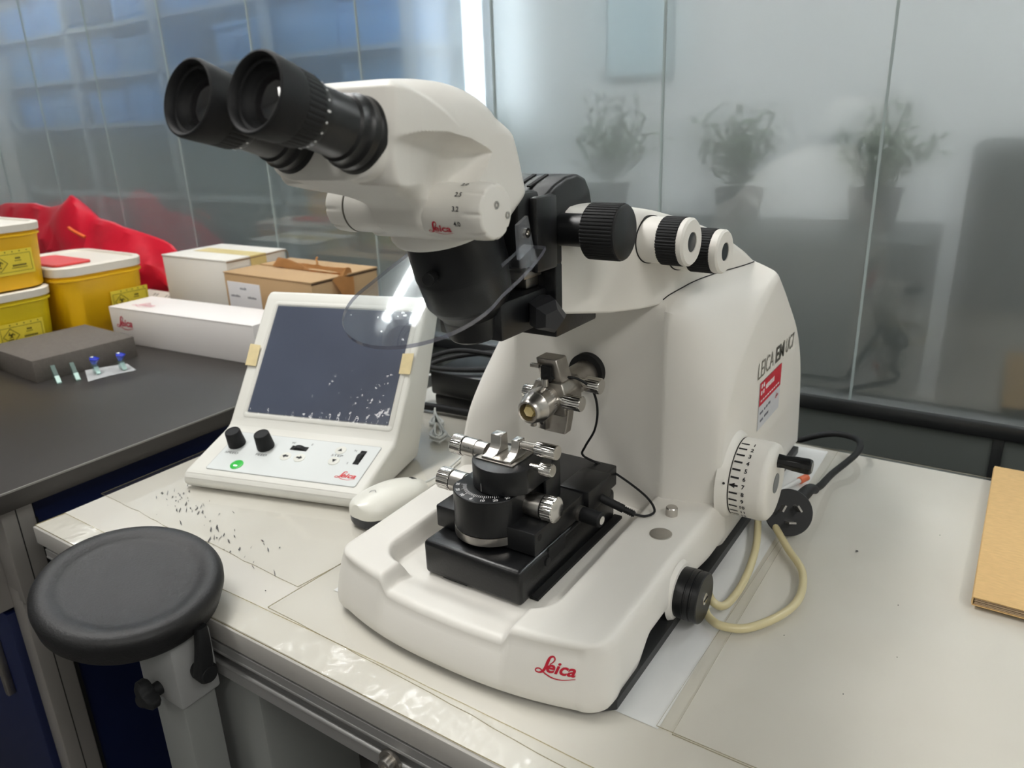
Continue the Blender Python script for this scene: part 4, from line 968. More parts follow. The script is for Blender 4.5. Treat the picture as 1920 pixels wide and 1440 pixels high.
# ================================================================== touch control unit
cu_a = R(15.5); CUF = Vector((-0.882, 0.499, 0.0032))
cu = thing('control_unit', 'white touch-screen control unit with two black knobs beside the microtome', 'controller', CUF)
MCU = Matrix.Translation(CUF) @ Matrix.Rotation(cu_a, 4, 'Z')
def cu_obj(name, bm, m, par, **k):
    bm.transform(MCU); return obj(name, bm, m, par, **k)
CW = 0.273
pr = [(0.004, 0.0), (-0.001, 0.006), (-0.001, 0.014), (0.003, 0.0195), (0.009, 0.0230), (0.098, 0.0465), (0.106, 0.052), (0.232, 0.208), (0.240, 0.2135), (0.250, 0.211), (0.272, 0.193), (0.163, 0.0)]
bm = NB(); prism(bm, [(0.004, y, z) for y, z in pr], (CW-0.004, 0, 0), 0.0055, 3); shell = cu_obj('housing', bm, WHITE2, cu, ang=50)
def pan(u, s, h=0.0):      # point on the lower control panel
    n = Vector((0, -0.0235, 0.089)).normalized(); e = Vector((0, 0.089, 0.0235)).normalized()
    return Vector((u, 0.009, 0.0230))+e*(s-0.008)+n*h
PN = Vector((0, -0.0235, 0.089)).normalized(); PE = Vector((0, 0.089, 0.0235)).normalized()
def scr(u, s, h=0.0):      # point on the screen slope
    e = Vector((0, 0.126, 0.156)).normalized(); n = Vector((0, -0.156, 0.126)).normalized()
    return Vector((u, 0.106, 0.052))+e*s+n*h
SNn = Vector((0, -0.156, 0.126)).normalized(); SEe = Vector((0, 0.126, 0.156)).normalized()
# membrane
bm = NB(); prism(bm, [pan(0.145+a, 0.052+b, 0.0001) for a, b in rrect(0.224, 0.079, 0.003, 3)], PN*0.0007); mem = cu_obj('membrane', bm, PANEL, cu, ang=20)
bm = NB(); prism(bm, [pan(0.145+a, 0.052+b, -0.0002) for a, b in rrect(0.2256, 0.0806, 0.0035, 3)], PN*0.0007); cu_obj('membrane_border', bm, mat('membrane_line', (170, 172, 170), 0.6), cu, ang=20)
def knob(u, s):
    bm = NB(); lathe(bm, [(0.0007, 0.0118), (0.002, 0.0120), (0.0225, 0.0104), (0.0235, 0.0098), (0.0235, 0.0088), (0.0230, 0.0086)], pan(u, s), PN, 64, rf=lambda i, t: 1-(0.012*max(0, math.cos(24*t)) if 0 < i < 3 else 0)); cu_obj('dial_knob', bm, RUBBER, cu)
knob(0.0465, 0.066); knob(0.0925, 0.067)
bm = NB(); put_text(bm, 'SPEED', pan(0.050, 0.0475, 0.0008), X, PE, 0.0042, 0.021, center=True)
put_text(bm, 'FEED', pan(0.096, 0.050, 0.0008), X, PE, 0.0042, 0.017, center=True)
put_text(bm, 'STEP', pan(0.204, 0.0655, 0.0008), X, PE, 0.0042, 0.017, center=True)
for s, (u, v) in (('W', (0.1285, 0.081)), ('E', (0.1575, 0.0815)), ('N', (0.225, 0.079)), ('S', (0.2255, 0.0535))): put_text(bm, s, pan(u, v, 0.0008), X, PE, 0.0038, center=True)
cu_obj('panel_lettering', bm, mat('panel_ink', (96, 98, 98), 0.6), mem, flat=True)['kind'] = 'stuff'
bm = NB(); lathe(bm, [(0.0006, 0.0090), (0.0016, 0.0088), (0.0019, 0.0080)], pan(0.0735, 0.0255), PN, 36); gb = cu_obj('start_button', bm, mat('green_button', (48, 168, 62), 0.35, emit=((40, 190, 70), 0.15)), mem)
bm = NB(); prism(bm, [pan(0.0735+a, 0.0225+b, 0.0019) for a, b in rrect(0.0055, 0.0022, 0.0005, 2)], PN*0.0002); cu_obj('button_lamp', bm, mat('lit_white', (250, 255, 250), 0.4, emit=((250, 255, 250), 0.8)), mem)
MB_ = mat('pale_key', (226, 226, 218), 0.4)
def key(u, s, kind):
    bm = NB(); lathe(bm, [(0.0006, 0.0080), (0.0014, 0.0078), (0.0016, 0.0070)], pan(u, s), PN, 32); cu_obj('round_key', bm, MB_, mem)
    bm = NB(); z = 0.0019
    A = {'l': [(-0.0045, 0), (0, 0.004), (0, 0.0014), (0.0045, 0.0014), (0.0045, -0.0014), (0, -0.0014), (0, -0.004)], 'u': [(0, 0.0032), (-0.0032, -0.0025), (0.0032, -0.0025)]}
    k = {'l': A['l'], 'r': [(-a, b) for a, b in A['l']], 'u': A['u'], 'd': [(a, -b) for a, b in A['u']]}[kind]
    bm.faces.new([bm.verts.new(pan(u+a, s+b, z)) for a, b in k]); cu_obj('key_arrow', bm, INK, mem, flat=True)
key(0.1325, 0.0525, 'l'); key(0.1540, 0.0525, 'r'); key(0.2035, 0.0765, 'u'); key(0.2050, 0.0545, 'd')
def wheel_(u, s, along):
    a, b = (0.0255, 0.0085) if along == 'u' else (0.0085, 0.0275)
    bm = NB(); prism(bm, [pan(u+p, s+q, 0.0006) for p, q in rrect(a, b, 0.0004, 1)], PN*0.0006); cu_obj('wheel_slot', bm, DARK, mem, flat=True)
    axw = X if along == 'v' else PE
    c = pan(u, s, -0.0068); r = 0.0115
    bm = NB(); lathe(bm, [(-0.0034, r*0.96), (-0.003, r), (0.003, r), (0.0034, r*0.96)], c, axw, 90, rf=lambda i, t: 1+0.012*math.cos(30*t)); cu_obj('thumb_wheel', bm, RUBBER, mem)
wheel_(0.1430, 0.071, 'u'); wheel_(0.2372, 0.0665, 'v')
bm = NB(); leica(bm, pan(0.2215, 0.022, 0.0008), X, PE, 0.029); cu_obj('word_mark', bm, mat('bright_logo_red', (215, 44, 48), 0.5), mem, flat=True)
# screen, bezel and crinkled protective film
bm = NB(); prism(bm, [scr(0.1425+a, 0.101+b, 0.0) for a, b in rrect(0.2245, 0.168, 0.001, 1)], SNn*0.0008); sc_ = cu_obj('screen', bm, SCREEN, cu, flat=True)
bm = NB()
oi = rrect(0.2265, 0.170, 0.0015, 3); oo = rrect(0.240, 0.184, 0.006, 3)
I0 = [bm.verts.new(scr(0.1425+a, 0.101+b, 0.0004)) for a, b in oi]; I1 = [bm.verts.new(scr(0.1425+a, 0.101+b, 0.0022)) for a, b in rrect(0.2305, 0.174, 0.003, 3)]; O0 = [bm.verts.new(scr(0.1425+a, 0.101+b, 0.0004)) for a, b in oo]
for k in range(len(oi)):
    q = (k+1) % len(oi); bm.faces.new((I0[k], I0[q], I1[q], I1[k])); bm.faces.new((I1[k], I1[q], O0[q], O0[k]))
cu_obj('bezel', bm, WHITE2, cu, ang=60)
bm = NB(); nx, ny = 60, 46; g = []
rr_ = random.Random(4)
for j in range(ny+1):
    row = []
    for i in range(nx+1):
        u = 0.1425-0.112+0.224*i/nx; s = 0.101-0.086+0.172*j/ny
        e = 1-sst(0, 0.10, j/ny)
        h = 0.0016+0.0009*math.sin(9*u*20)*e+0.0016*e*math.sin(u*310+2)*math.sin(u*130)
        row.append(bm.verts.new(scr(u, s, h)))
    g.append(row)
for j in range(ny):
    for i in range(nx): bm.faces.new((g[j][i], g[j][i+1], g[j+1][i+1], g[j+1][i]))
cu_obj('screen_film', bm, clear('screen_film_clear', (246, 247, 249), 0.05, 0.01, 0.02, (180, 185, 200), wave=0.16, wscale=60), cu, ang=80)
for nm_, pts_ in (('tape', [(0.003, 0.1205), (0.0215, 0.119), (0.0235, 0.0860), (0.005, 0.0865)]), ('tape', [(0.2535, 0.1205), (0.2705, 0.122), (0.2715, 0.0910), (0.2545, 0.0905)])):
    bm = NB(); prism(bm, [scr(u, s, 0.0030) for u, s in pts_], SNn*0.0003); cu_obj(nm_, bm, TAPE, cu, flat=True)

# ------------------------------------------------------------------ computer mouse
ms = thing('computer_mouse', 'white computer mouse with dark grey belly between control unit and microtome', 'mouse', (-0.592, 0.592, 0.0032))
MM = Matrix.Translation((-0.590, 0.594, 0.0033)) @ Matrix.Rotation(R(-3), 4, 'Z')
def mouse_sec(v, z0, z1, grow=0.0):
    """v 0 (palm end, near camera) .. 1 (button end)"""
    L = 0.112; y = -L/2+L*v
    wv = 0.031*math.sqrt(max(0.0, 1-((v-0.42)/0.60)**2 if v > 0.42 else 1-((v-0.42)/0.425)**4))+grow
    hv = 0.036*math.sqrt(max(0, 1-((v-0.36)/0.72)**2))
    return y, wv, hv
bm = NB(); secs = []; secs2 = []
for k in range(25):
    v = 0.004+0.992*(0.5-0.5*math.cos(PI*k/24)); y, wv, hv = mouse_sec(v, 0, 0); s = []; s2 = []
    zl = 0.010+0.004*math.cos(v*2.4); hv = max(hv, zl+0.002)
    for q in range(17):
        a = PI*q/16; s.append((wv*math.cos(a), y, zl+(hv-zl)*math.sin(a)**0.8))
    s.append((-wv*0.97, y, zl-0.001)); s.append((wv*0.97, y, zl-0.001))
    secs.append(s)
    s2 = [(wv*0.985, y*0.985, zl), (wv*0.96, y*0.985, 0.004), (wv*0.82, y*0.96, 0.0004), (-wv*0.82, y*0.96, 0.0004), (-wv*0.96, y*0.985, 0.004), (-wv*0.985, y*0.985, zl)]
    secs2.append(s2)
loft(bm, secs); bm.transform(MM); ob_ = obj('mouse_cover', bm, mat('mouse_white', (232, 231, 222), 0.28), ms, ang=60)
bm = NB(); loft(bm, secs2); bm.transform(MM); obj('mouse_belly', bm, mat('mouse_dark', (44, 46, 52), 0.4), ms, ang=60)
bm = NB(); lathe(bm, [(-0.003, 0.009), (0.003, 0.009)], (0, 0.036, 0.0190), (1, 0, 0), 24); bm.transform(MM); obj('scroll_wheel', bm, RUBBER, ms)
bm = NB(); ribbon(bm, [(0.003, 0.004), (0.0, 0.006), (-0.004, 0.003), (-0.004, -0.001), (-0.001, -0.003)], lambda t: 0.0013, (0.0, -0.030, 0.0345), (1, 0, 0), (0, 0.94, 0.34), 0.0006); ribbon(bm, [(-0.006, -0.005), (0.006, -0.005)], lambda t: 0.0009, (0.0, -0.030, 0.0345), (1, 0, 0), (0, 0.94, 0.34), 0.0007)
bm.transform(MM); obj('mouse_mark', bm, mat('mouse_mark_grey', (170, 170, 168), 0.5), ms, flat=True)

# ------------------------------------------------------------------ cables and supply behind the control unit
zt = 0.0032
bm = NB()
M_WC = mat('white_cable', (206, 208, 206), 0.5)
loops = []
A_ = Vector((-0.722, 0.842, 0)); B_ = Vector((-0.664, 0.778, 0)); dv = (B_-A_); nv_ = Vector((-dv.y, dv.x, 0)).normalized()
for q in range(9):          # a hank of long narrow turns, tied in the middle
    w_ = 0.004+0.0022*(q % 4); z_ = zt+0.0025+0.0024*(q//2)
    loops += [A_+nv_*0+dv*0.02*(q % 3)+Z*(z_+0.002), A_+dv*0.25+nv_*w_+Z*z_, A_+dv*0.5+nv_*0.003+Z*(z_+0.003), A_+dv*0.8+nv_*w_*1.2+Z*z_, B_-dv*0.03*(q % 3)+Z*z_, A_+dv*0.8-nv_*w_*1.2+Z*z_, A_+dv*0.5-nv_*0.003+Z*(z_+0.003), A_+dv*0.25-nv_*w_+Z*z_]
tube(bm, loops+[A_+Z*0.028, A_+dv*0.4+Z*0.030, Vector((-0.665, 0.802, zt+0.004)), Vector((-0.635, 0.806, zt+0.002)), Vector((-0.61, 0.77, zt+0.002)), Vector((-0.597, 0.70, zt+0.002)), Vector((-0.593, 0.650, zt+0.008))], 0.0015, 6, 4)
tag(obj('mouse_cable', bm, M_WC), 'bundled thin white mouse cable behind the control unit', 'cable')
ps = thing('power_supply', 'black power supply box on the table behind the control unit', 'power supply', (-0.70, 0.94, zt))
bm = NB(); b6(bm, -0.775, -0.615, 0.905, 1.005, zt, zt+0.020, 0.004); obj('lower_case', bm, BLACK, ps)
bm = NB(); b6(bm, -0.778, -0.612, 0.900, 1.008, zt+0.0205, zt+0.062, 0.005); obj('upper_case', bm, BLACK, ps)
bm = NB(); tube(bm, [(-0.80, 0.875, 0.010), (-0.74, 0.880, 0.011), (-0.68, 0.885, 0.011), (-0.62, 0.89, 0.010), (-0.56, 0.92, 0.010)], 0.0065, 10, 6); tag(obj('thick_cable', bm, RUBBER), 'thick black cable lying before the power supply', 'cable')
bm = NB(); tube(bm, [(-0.81, 0.90, 0.03), (-0.795, 0.93, 0.066), (-0.74, 0.985, 0.076), (-0.68, 1.005, 0.078), (-0.640, 0.985, 0.076), (-0.650, 0.945, 0.074), (-0.71, 0.910, 0.073), (-0.77, 0.895, 0.073), (-0.79, 0.91, 0.08), (-0.76, 0.95, 0.088), (-0.70, 0.965, 0.086), (-0.62, 0.965, 0.080), (-0.56, 0.98, 0.06), (-0.53, 1.0, 0.03)], 0.0042, 9, 7); tag(obj('black_cable', bm, RUBBER), 'black cable coiled on top of the power supply', 'cable')
bm = NB(); b6(bm, -0.805, -0.790, 0.905, 0.925, 0.028, 0.050, 0.003); 
tag(obj('cable_connector', bm, M_WC), 'small white connector block behind the control unit', 'connector')

# ------------------------------------------------------------------ right of the microtome
pc_ = Vector((-0.1640, 0.778, 0.0290)); pax = Vector((0.42, -0.80, 0.42)).normalized()
pg = thing('power_plug', 'round black three-pin mains plug with cord lying right of the handwheel', 'plug', (pc_.x, pc_.y, 0.005))
bm = NB(); lathe(bm, [(-0.014, 0.013), (-0.010, 0.0215), (-0.006, 0.0252), (-0.001, 0.0262), (0.0, 0.0255)], pc_, pax, 56); obj('plug_body', bm, BLACK, pg)
px_, py_, _a = frame(pax)
for (a, b, rot) in ((-0.0082, 0.005, 30), (0.0082, 0.005, -30), (0.0, -0.0105, 90)):
    c = pc_+px_*a+py_*b; e = px_*math.sin(R(rot))+py_*math.cos(R(rot)); f_ = pax.cross(e)
    bm = NB(); prism(bm, [c+e*0.0038+f_*0.0010, c-e*0.0038+f_*0.0010, c-e*0.0038-f_*0.0010, c+e*0.0038-f_*0.0010], pax*0.016); obj('pin', bm, STEEL, pg, flat=True)
bm = NB(); s0 = pc_-pax*0.006+Vector((0.006, 0.012, 0.008)); 
tube(bm, [s0, s0+Vector((0.006, 0.030, 0.004)), s0+Vector((0.010, 0.046, -0.002))], 0.007, 14, 4, rfun=lambda t: 0.0085-0.0035*t); obj('plug_neck', bm, RUBBER, pg)
bm = NB(); tube(bm, [s0+Vector((0.008, 0.036, 0.002)), s0+Vector((0.012, 0.062, -0.004)), (-0.148, 0.93, 0.016), (-0.133, 0.985, 0.022), (-0.132, 1.02, 0.024), (-0.145, 1.045, 0.022), (-0.175, 1.060, 0.016), (-0.21, 1.064, 0.0), (-0.26, 1.066, -0.03)], 0.0042, 10, 8); obj('cord', bm, RUBBER, pg)
bm = NB(); tube(bm, [(-0.2010, 0.625, 0.0092), (-0.1990, 0.606, 0.0088), (-0.1930, 0.5935, 0.0088), (-0.1830, 0.5800, 0.0088), (-0.1690, 0.5745, 0.0088), (-0.148, 0.584, 0.0088), (-0.128, 0.618, 0.0088), (-0.1205, 0.655, 0.0088), (-0.129, 0.700, 0.0088), (-0.152, 0.735, 0.0092), (-0.173, 0.765, 0.013), (-0.190, 0.788, 0.0165), (-0.200, 0.80, 0.0165), (-0.197, 0.780, 0.0125), (-0.184, 0.730, 0.0088), (-0.176, 0.680, 0.0088), (-0.1735, 0.640, 0.0088), (-0.1755, 0.612, 0.0088), (-0.1790, 0.598, 0.0120), (-0.1860, 0.5955, 0.0165), (-0.1930, 0.604, 0.0175), (-0.2000, 0.618, 0.0178)], 0.0040, 10, 8)
tag(obj('silicone_tube', bm, mat('yellowed_silicone', (206, 194, 150), 0.32, spec=0.6, coat=0.3)), 'looped yellowish silicone tube on the table beside the black side knob', 'tube')
cp = thing('pipette_tip', 'small clear tip with orange cap lying behind the plug', 'dropper', (-0.178, 0.885, 0.005))
bm = NB(); cyl(bm, (-0.197, 0.865, 0.008), (-0.181, 0.905, 0.009), 0.0028, 14, 0.0034); obj('barrel', bm, mat('milky_plastic', (205, 206, 205), 0.35), cp)
bm = NB(); cyl(bm, (-0.1815, 0.903, 0.009), (-0.1755, 0.918, 0.0095), 0.0046, 16, bev=0.0008); obj('cap', bm, mat('orange_cap', (214, 108, 70), 0.45), cp)
# kraft notebook
nb = thing('notebook', 'kraft paper covered notebook on the table at the right', 'notebook', (0.12, 0.90, 0.0047))
NBR = Matrix.Translation((0.018, 0.730, 0.0047)) @ Matrix.Rotation(R(-0.6), 4, 'Z')
KRAFT = mat('kraft_cover', (214, 178, 122), 0.75, var=0.12, vscale=120, bump=0.1, bscale=800, stretch=(1, 3, 1))
def nbo(n, bm, m): bm.transform(NBR); return obj(n, bm, m, nb)
PGS = mat('page_edge', (196, 172, 140), 0.8, var=0.3, vscale=60, stretch=(1, 1, 60))
bm = NB(); b6(bm, 0, 0.228, 0, 0.325, 0.0, 0.0008, 0.0); nbo('back_cover', bm, KRAFT)
for k in range(6):
    bm = NB(); b6(bm, 0.0015+0.0005*(k % 2), 0.2265, 0.0012+0.0006*(k % 3), 0.3238, 0.0010+0.0012*k, 0.0019+0.0012*k); nbo('page_block', bm, PGS)
bm = NB(); b6(bm, 0, 0.228, -0.0008, 0.325, 0.0084, 0.0096, 0.0003); nbo('front_cover', bm, KRAFT)
bm = NB(); secs = []
for k in range(7):
    a = PI/2+PI*k/6; secs.append((0.0008+0.0048*math.cos(a)*0.35, 0.0048+0.0046*math.sin(a)))
prism(bm, [(x, 0, z) for x, z in secs], (0, 0.3245, 0)); nbo('spine', bm, KRAFT)

# ================================================================== lab bench on the left
BZ = 0.041; BXE = -0.985
M_BTOP = mat('dark_grey_worktop', (52, 49, 47), 0.40, var=0.12, vscale=5, col2=(50, 47, 44))
M_NAVY = mat('navy_blue_panel', (5, 20, 62), 0.5)
M_BPOST = mat('grey_bench_post', (138, 134, 130), 0.45, 0.2)
wt = thing('worktop', 'dark grey bench worktop left of the white table', 'worktop', (-1.9, 0.75, BZ-0.026))
bm = NB(); b6(bm, -2.9, BXE, 0.29, YW-0.016, BZ-0.026, BZ, 0.0012); obj('worktop_slab', bm, M_BTOP, wt)
bm = NB(); b6(bm, BXE-0.0012, BXE+0.0008, 0.29, YW-0.016, BZ-0.002, BZ+0.0003); obj('edge_trim', bm, mat('edge_trim_grey', (120, 118, 114), 0.4), wt)
cb = thing('bench_cabinet', 'navy blue bench cabinet with grey posts under the dark worktop', 'cabinet', (-1.9, 0.7, FLOOR))
bm = NB(); b6(bm, -1.035, -1.02, 0.372, YW-0.03, FLOOR+0.10, BZ-0.027); obj('end_panel', bm, M_NAVY, cb)
bm = NB(); b6(bm, -1.04, -1.000, 0.326, 0.364, -0.121, BZ-0.026, 0.0015); p_ = obj('post', bm, M_BPOST, cb)
bm = NB(); b6(bm, -1.0003, -0.9996, 0.3432, 0.3445, -0.12, BZ-0.027); obj('post_groove', bm, DARK, p_)
bm = NB(); b6(bm, -1.045, -1.012, 0.326, 0.366, FLOOR, -0.105, 0.0015); p_ = obj('post', bm, M_BPOST, cb)
bm = NB(); b6(bm, -1.0123, -1.0116, 0.3445, 0.3458, FLOOR, -0.122); obj('post_groove', bm, DARK, p_)
bm = NB(); b6(bm, -1.04, -1.015, 0.366, 0.372, FLOOR, -0.02); obj('post_lip', bm, DARK, cb)
bm = NB(); b6(bm, -1.05, -1.012, 0.33, YW-0.04, FLOOR+0.03, FLOOR+0.10, 0.002); obj('bottom_rail', bm, M_BPOST, cb)
for k in range(3):
    x1 = -1.045-0.6*k
    bm = NB(); b6(bm, x1-0.585, x1, 0.306, 0.326, -0.140, BZ-0.045, 0.002); dr = obj('drawer', bm, mat('bright_blue_front', (16, 66, 150), 0.4), cb)
    bm = NB(); b6(bm, x1-0.34, x1-0.24, 0.295, 0.306, -0.055, -0.045, 0.002); obj('handle', bm, STEELD, dr)
    bm = NB(); b6(bm, x1-0.585, x1, 0.316, 0.334, FLOOR+0.1, -0.150, 0.002); dr = obj('cabinet_door', bm, M_NAVY, cb)
    bm = NB(); b6(bm, x1-0.06, x1-0.05, 0.305, 0.316, -0.30, -0.20, 0.002); obj('handle', bm, STEELD, dr)
bm = NB(); b6(bm, -1.0455, -1.041, 0.304, 0.33, -0.14, BZ-0.03); obj('drawer_edge', bm, M_BPOST, cb)

def rbox(name, label, cat, A, ang, L, D, h, m, z0=BZ, bev=0.0015, pname='body'):
    t = thing(name, label, cat, (A[0], A[1], z0))
    MX = Matrix.Translation((A[0], A[1], z0)) @ Matrix.Rotation(R(ang), 4, 'Z')
    def add(n, bm, mm, par=None, **k): bm.transform(MX); return obj(n, bm, mm, par or t, **k)
    bm = NB(); b6(bm, 0, L, 0, D, 0, h, bev); add(pname, bm, m)
    return t, add
CARDW = mat('white_card', (224, 221, 214), 0.7, var=0.04, vscale=6)
CARDB = mat('brown_card', (186, 154, 114), 0.75, var=0.06, vscale=10)
# long white carton with red word mark
t, add = rbox('white_carton', 'long flat white carton with red script mark behind the foam block', 'box', (-1.547, 0.795), 4.6, 0.42, 0.103, 0.076, mat('glossy_white_card', (232, 228, 226), 0.5))
bm = NB(); leica(bm, (0.018, -0.0004, 0.030), X, Z, 0.052); add('word_mark', bm, mat('faded_logo_red', (196, 70, 88), 0.6), flat=True)
bm = NB(); leica(bm, (0.040, 0.020, 0.0764), X, Y, 0.06); add('top_mark', bm, mat('pale_logo_red', (226, 176, 182), 0.6), flat=True)
bm = NB(); b6(bm, 0.001, 0.419, -0.0006, 0.0, 0.0748, 0.0752); add('lid_seam', bm, mat('card_shadow', (170, 166, 160), 0.8), flat=True)
# square white carton
t, add = rbox('taped_carton', 'cube-like white carton with yellowed tape on its lid', 'box', (-1.612, 0.973), 1.3, 0.223, 0.163, 0.148, CARDW)
bm = NB(); b6(bm, -0.001, 0.225, -0.001, 0.164, 0.148, 0.1515, 0.001); add('lid', bm, CARDW)
TAPEY = mat('yellowed_tape', (214, 196, 134), 0.4)
bm = NB(); b6(bm, 0.03, 0.2258, 0.062, 0.105, 0.1516, 0.1520); add('tape', bm, TAPEY)
bm = NB(); b6(bm, 0.2254, 0.2260, 0.062, 0.105, 0.095, 0.1520); add('tape', bm, TAPEY)
bm = NB(); tube(bm, [(0.2253, 0.0, 0.1475), (0.2256, 0.05, 0.1470), (0.2256, 0.11, 0.1478), (0.2253, 0.163, 0.1478), (0.2253, 0.164, 0.120)], 0.0012, 6, 4); add('torn_card_edge', bm, mat('bare_card', (120, 96, 70), 0.8))
# brown carton with crumpled packing paper
t, add = rbox('brown_carton', 'brown cardboard carton with white address label, torn paper poking out', 'box', (-1.385, 0.966), -1.0, 0.273, 0.178, 0.128, CARDB)
bm = NB(); b6(bm, -0.001, 0.274, -0.001, 0.086, 0.1282, 0.1310, 0.0008); add('lid_flap', bm, CARDB)
bm = NB(); b6(bm, 0.0, 0.274, 0.094, 0.179, 0.1282, 0.1316, 0.0008); add('lid_flap', bm, CARDB)
bm = NB(); b6(bm, 0.2732, 0.2745, 0.0, 0.178, 0.1245, 0.1285); add('lid_gap', bm, mat('card_gap', (84, 62, 42), 0.9))
bm = NB(); b6(bm, 0.008, 0.115, -0.0007, 0.0, 0.046, 0.112); lb = add('address_label', bm, mat('label_white', (226, 226, 230), 0.5))
bm = NB()
for (a, b, l) in ((0.050, 0.097, 0.022), (0.016, 0.080, 0.034), (0.072, 0.080, 0.030)):
    for q in range(int(l/0.0035)):
        hgt = random.uniform(0.003, 0.005); plate(bm, [(0, 0), (0.0024, 0), (0.0024, hgt), (0, hgt)], (a+q*0.0035, -0.0008, b), X, Z, 0.0002)
add('label_print', bm, mat('label_ink', (120, 122, 130), 0.7), flat=True)
PK = mat('brown_packing_paper', (196, 142, 84), 0.8, var=0.15, vscale=30)
bm = NB(); g = []; rnd = random.Random(2)
for i in range(22):
    t_ = i/21; row = []
    for j in range(7):
        s_ = j/6
        if t_ < 0.62: p = Vector((0.06+0.34*t_, 0.080+0.028*s_, 0.1330+0.014*math.sin(t_*9+s_*2)*math.sin(s_*PI)+0.006*s_+rnd.uniform(-0.0015, 0.0015)))
        else:
            q = (t_-0.62)/0.38; p = Vector((0.2708+0.020*math.sin(q*1.6), 0.050+0.062*s_*(1-0.75*q)+0.020*q, 0.134-0.060*q+0.004*math.sin(s_*5)))
        row.append(bm.verts.new(p))
    g.append(row)
for i in range(21):
    for j in range(6): bm.faces.new((g[i][j], g[i+1][j], g[i+1][j+1], g[i][j+1]))
r_ = bmesh.ops.solidify(bm, geom=bm.faces[:], thickness=0.0006); add('packing_paper', bm, PK, ang=25)
bm = NB(); tube(bm, [(0.165, 0.11, 0.133), (0.167, 0.112, 0.143), (0.163, 0.114, 0.150), (0.166, 0.115, 0.154)], 0.002, 6, 4); add('paper_curl', bm, PK)
# foam block
t, add = rbox('foam_block', 'dark grey foam block lying on the bench worktop', 'foam', (-1.404, 0.570), 88.1, 0.185, 0.19, 0.041, mat('grey_foam', (104, 98, 92), 0.95, var=0.15, vscale=160, bump=0.5, bscale=500), bev=0.001)
# small dark bottle cut by the picture edge
t = thing('dark_bottle', 'small dark bottle with pale cap at the left picture edge', 'bottle', (-1.545, 0.548, BZ))
bm = NB(); lathe(bm, [(0, 0.012), (0.022, 0.012), (0.026, 0.008), (0.028, 0.008)], (-1.548, 0.545, BZ), Z, 24); obj('bottle_body', bm, DARK, t)
bm = NB(); lathe(bm, [(0.027, 0.0085), (0.040, 0.0085), (0.041, 0.0075)], (-1.548, 0.545, BZ), Z, 24); obj('bottle_cap', bm, mat('pale_cap', (170, 170, 160), 0.5), t)
# white slip of paper and four glass knives
t = thing('paper_slip', 'small curled white paper slip under the blue-tipped glass knives', 'paper', (-1.36, 0.655, BZ))
bm = NB(); g = []
for i in range(15):
    row = []
    for j in range(8):
        a = i/14; b = j/7; p = Vector((-1.400, 0.652, 0)).lerp(Vector((-1.368, 0.715, 0)), a).lerp(Vector((-1.325, 0.618, 0)).lerp(Vector((-1.312, 0.700, 0)), a), b)
        row.append(bm.verts.new((p.x, p.y, BZ+0.0009+0.0022*abs(math.sin(a*PI*1.0+0.3))*(0.3+b)*0.6)))
    g.append(row)
for i in range(14):
    for j in range(7): bm.faces.new((g[i][j], g[i+1][j], g[i+1][j+1], g[i][j+1]))
bmesh.ops.solidify(bm, geom=bm.faces[:], thickness=-0.0003); obj('slip', bm, M_PAPER, t, flat=True)
GK = clear('knife_glass', (205, 228, 224), 0.03, 0.06, 0.20, (200, 226, 220))
GKG = mat('frosted_green_glass', (176, 208, 200), 0.35, spec=0.7)
def gknife(x, y, rz, boat, label, s=0.026):
    t = thing('glass_knife', label, 'glass knife', (x, y, BZ+(0.003 if boat else 0.0005)), 'glass knives on the bench')
    z0 = BZ+(0.0032 if boat else 0.0006)
    MX = Matrix.Translation((x, y, z0)) @ Matrix.Rotation(R(rz), 4, 'Z')
    th = 0.0068
    bm = NB(); prism(bm, [(0, 0, 0), (s*1.05, 0, 0), (s*1.02, 0, s*0.10), (s*0.03, 0, s*1.08), (0, 0, s*1.08)], (0, th, 0)); bm.transform(MX); obj('glass_wedge', bm, GK, t, flat=True)
    bm = NB(); prism(bm, [(s*0.62, -0.0002, s*0.43), (s*0.66, -0.0002, s*0.47), (s*1.06, -0.0002, s*0.08), (s*1.05, -0.0002, s*0.0)], (0, th+0.0004, 0)); bm.transform(MX); obj('ground_face', bm, GKG, t, flat=True)
    if boat:
        bm = NB(); A = [(0.001, -0.0006, s*1.06), (0.001, th+0.0006, s*1.06), (s*0.75, th+0.005, s*1.04), (s*1.15, th/2, s*1.03), (s*0.75, -0.005, s*1.04)]
        B = [(0.001, 0, s*0.80), (0.001, th, s*0.80), (s*0.30, th, s*0.55), (s*0.36, th/2, s*0.50), (s*0.30, 0, s*0.55)]
        VA = [bm.verts.new(p) for p in A]; VB = [bm.verts.new(p) for p in B]
        for k in range(5): bm.faces.new((VA[k], VA[(k+1) % 5], VB[(k+1) % 5], VB[k]))
        bm.transform(MX); bt = obj('water_boat', bm, mat('blue_boat_tape', (44, 78, 214), 0.3), t, flat=True)
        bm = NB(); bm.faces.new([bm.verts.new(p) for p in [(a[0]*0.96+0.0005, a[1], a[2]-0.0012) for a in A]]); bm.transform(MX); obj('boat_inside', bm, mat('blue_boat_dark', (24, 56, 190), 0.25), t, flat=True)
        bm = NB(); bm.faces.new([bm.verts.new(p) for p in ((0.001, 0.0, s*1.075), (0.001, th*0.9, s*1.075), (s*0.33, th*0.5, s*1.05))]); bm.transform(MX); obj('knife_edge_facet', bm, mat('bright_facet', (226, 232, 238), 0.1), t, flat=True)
gknife(-1.392, 0.592, -14, False, 'bare glass knife nearest the picture edge, beside the foam block')
gknife(-1.378, 0.618, -14, False, 'bare glass knife next to the white paper slip')
gknife(-1.372, 0.652, -14, True, 'glass knife with blue boat on the left half of the paper slip')
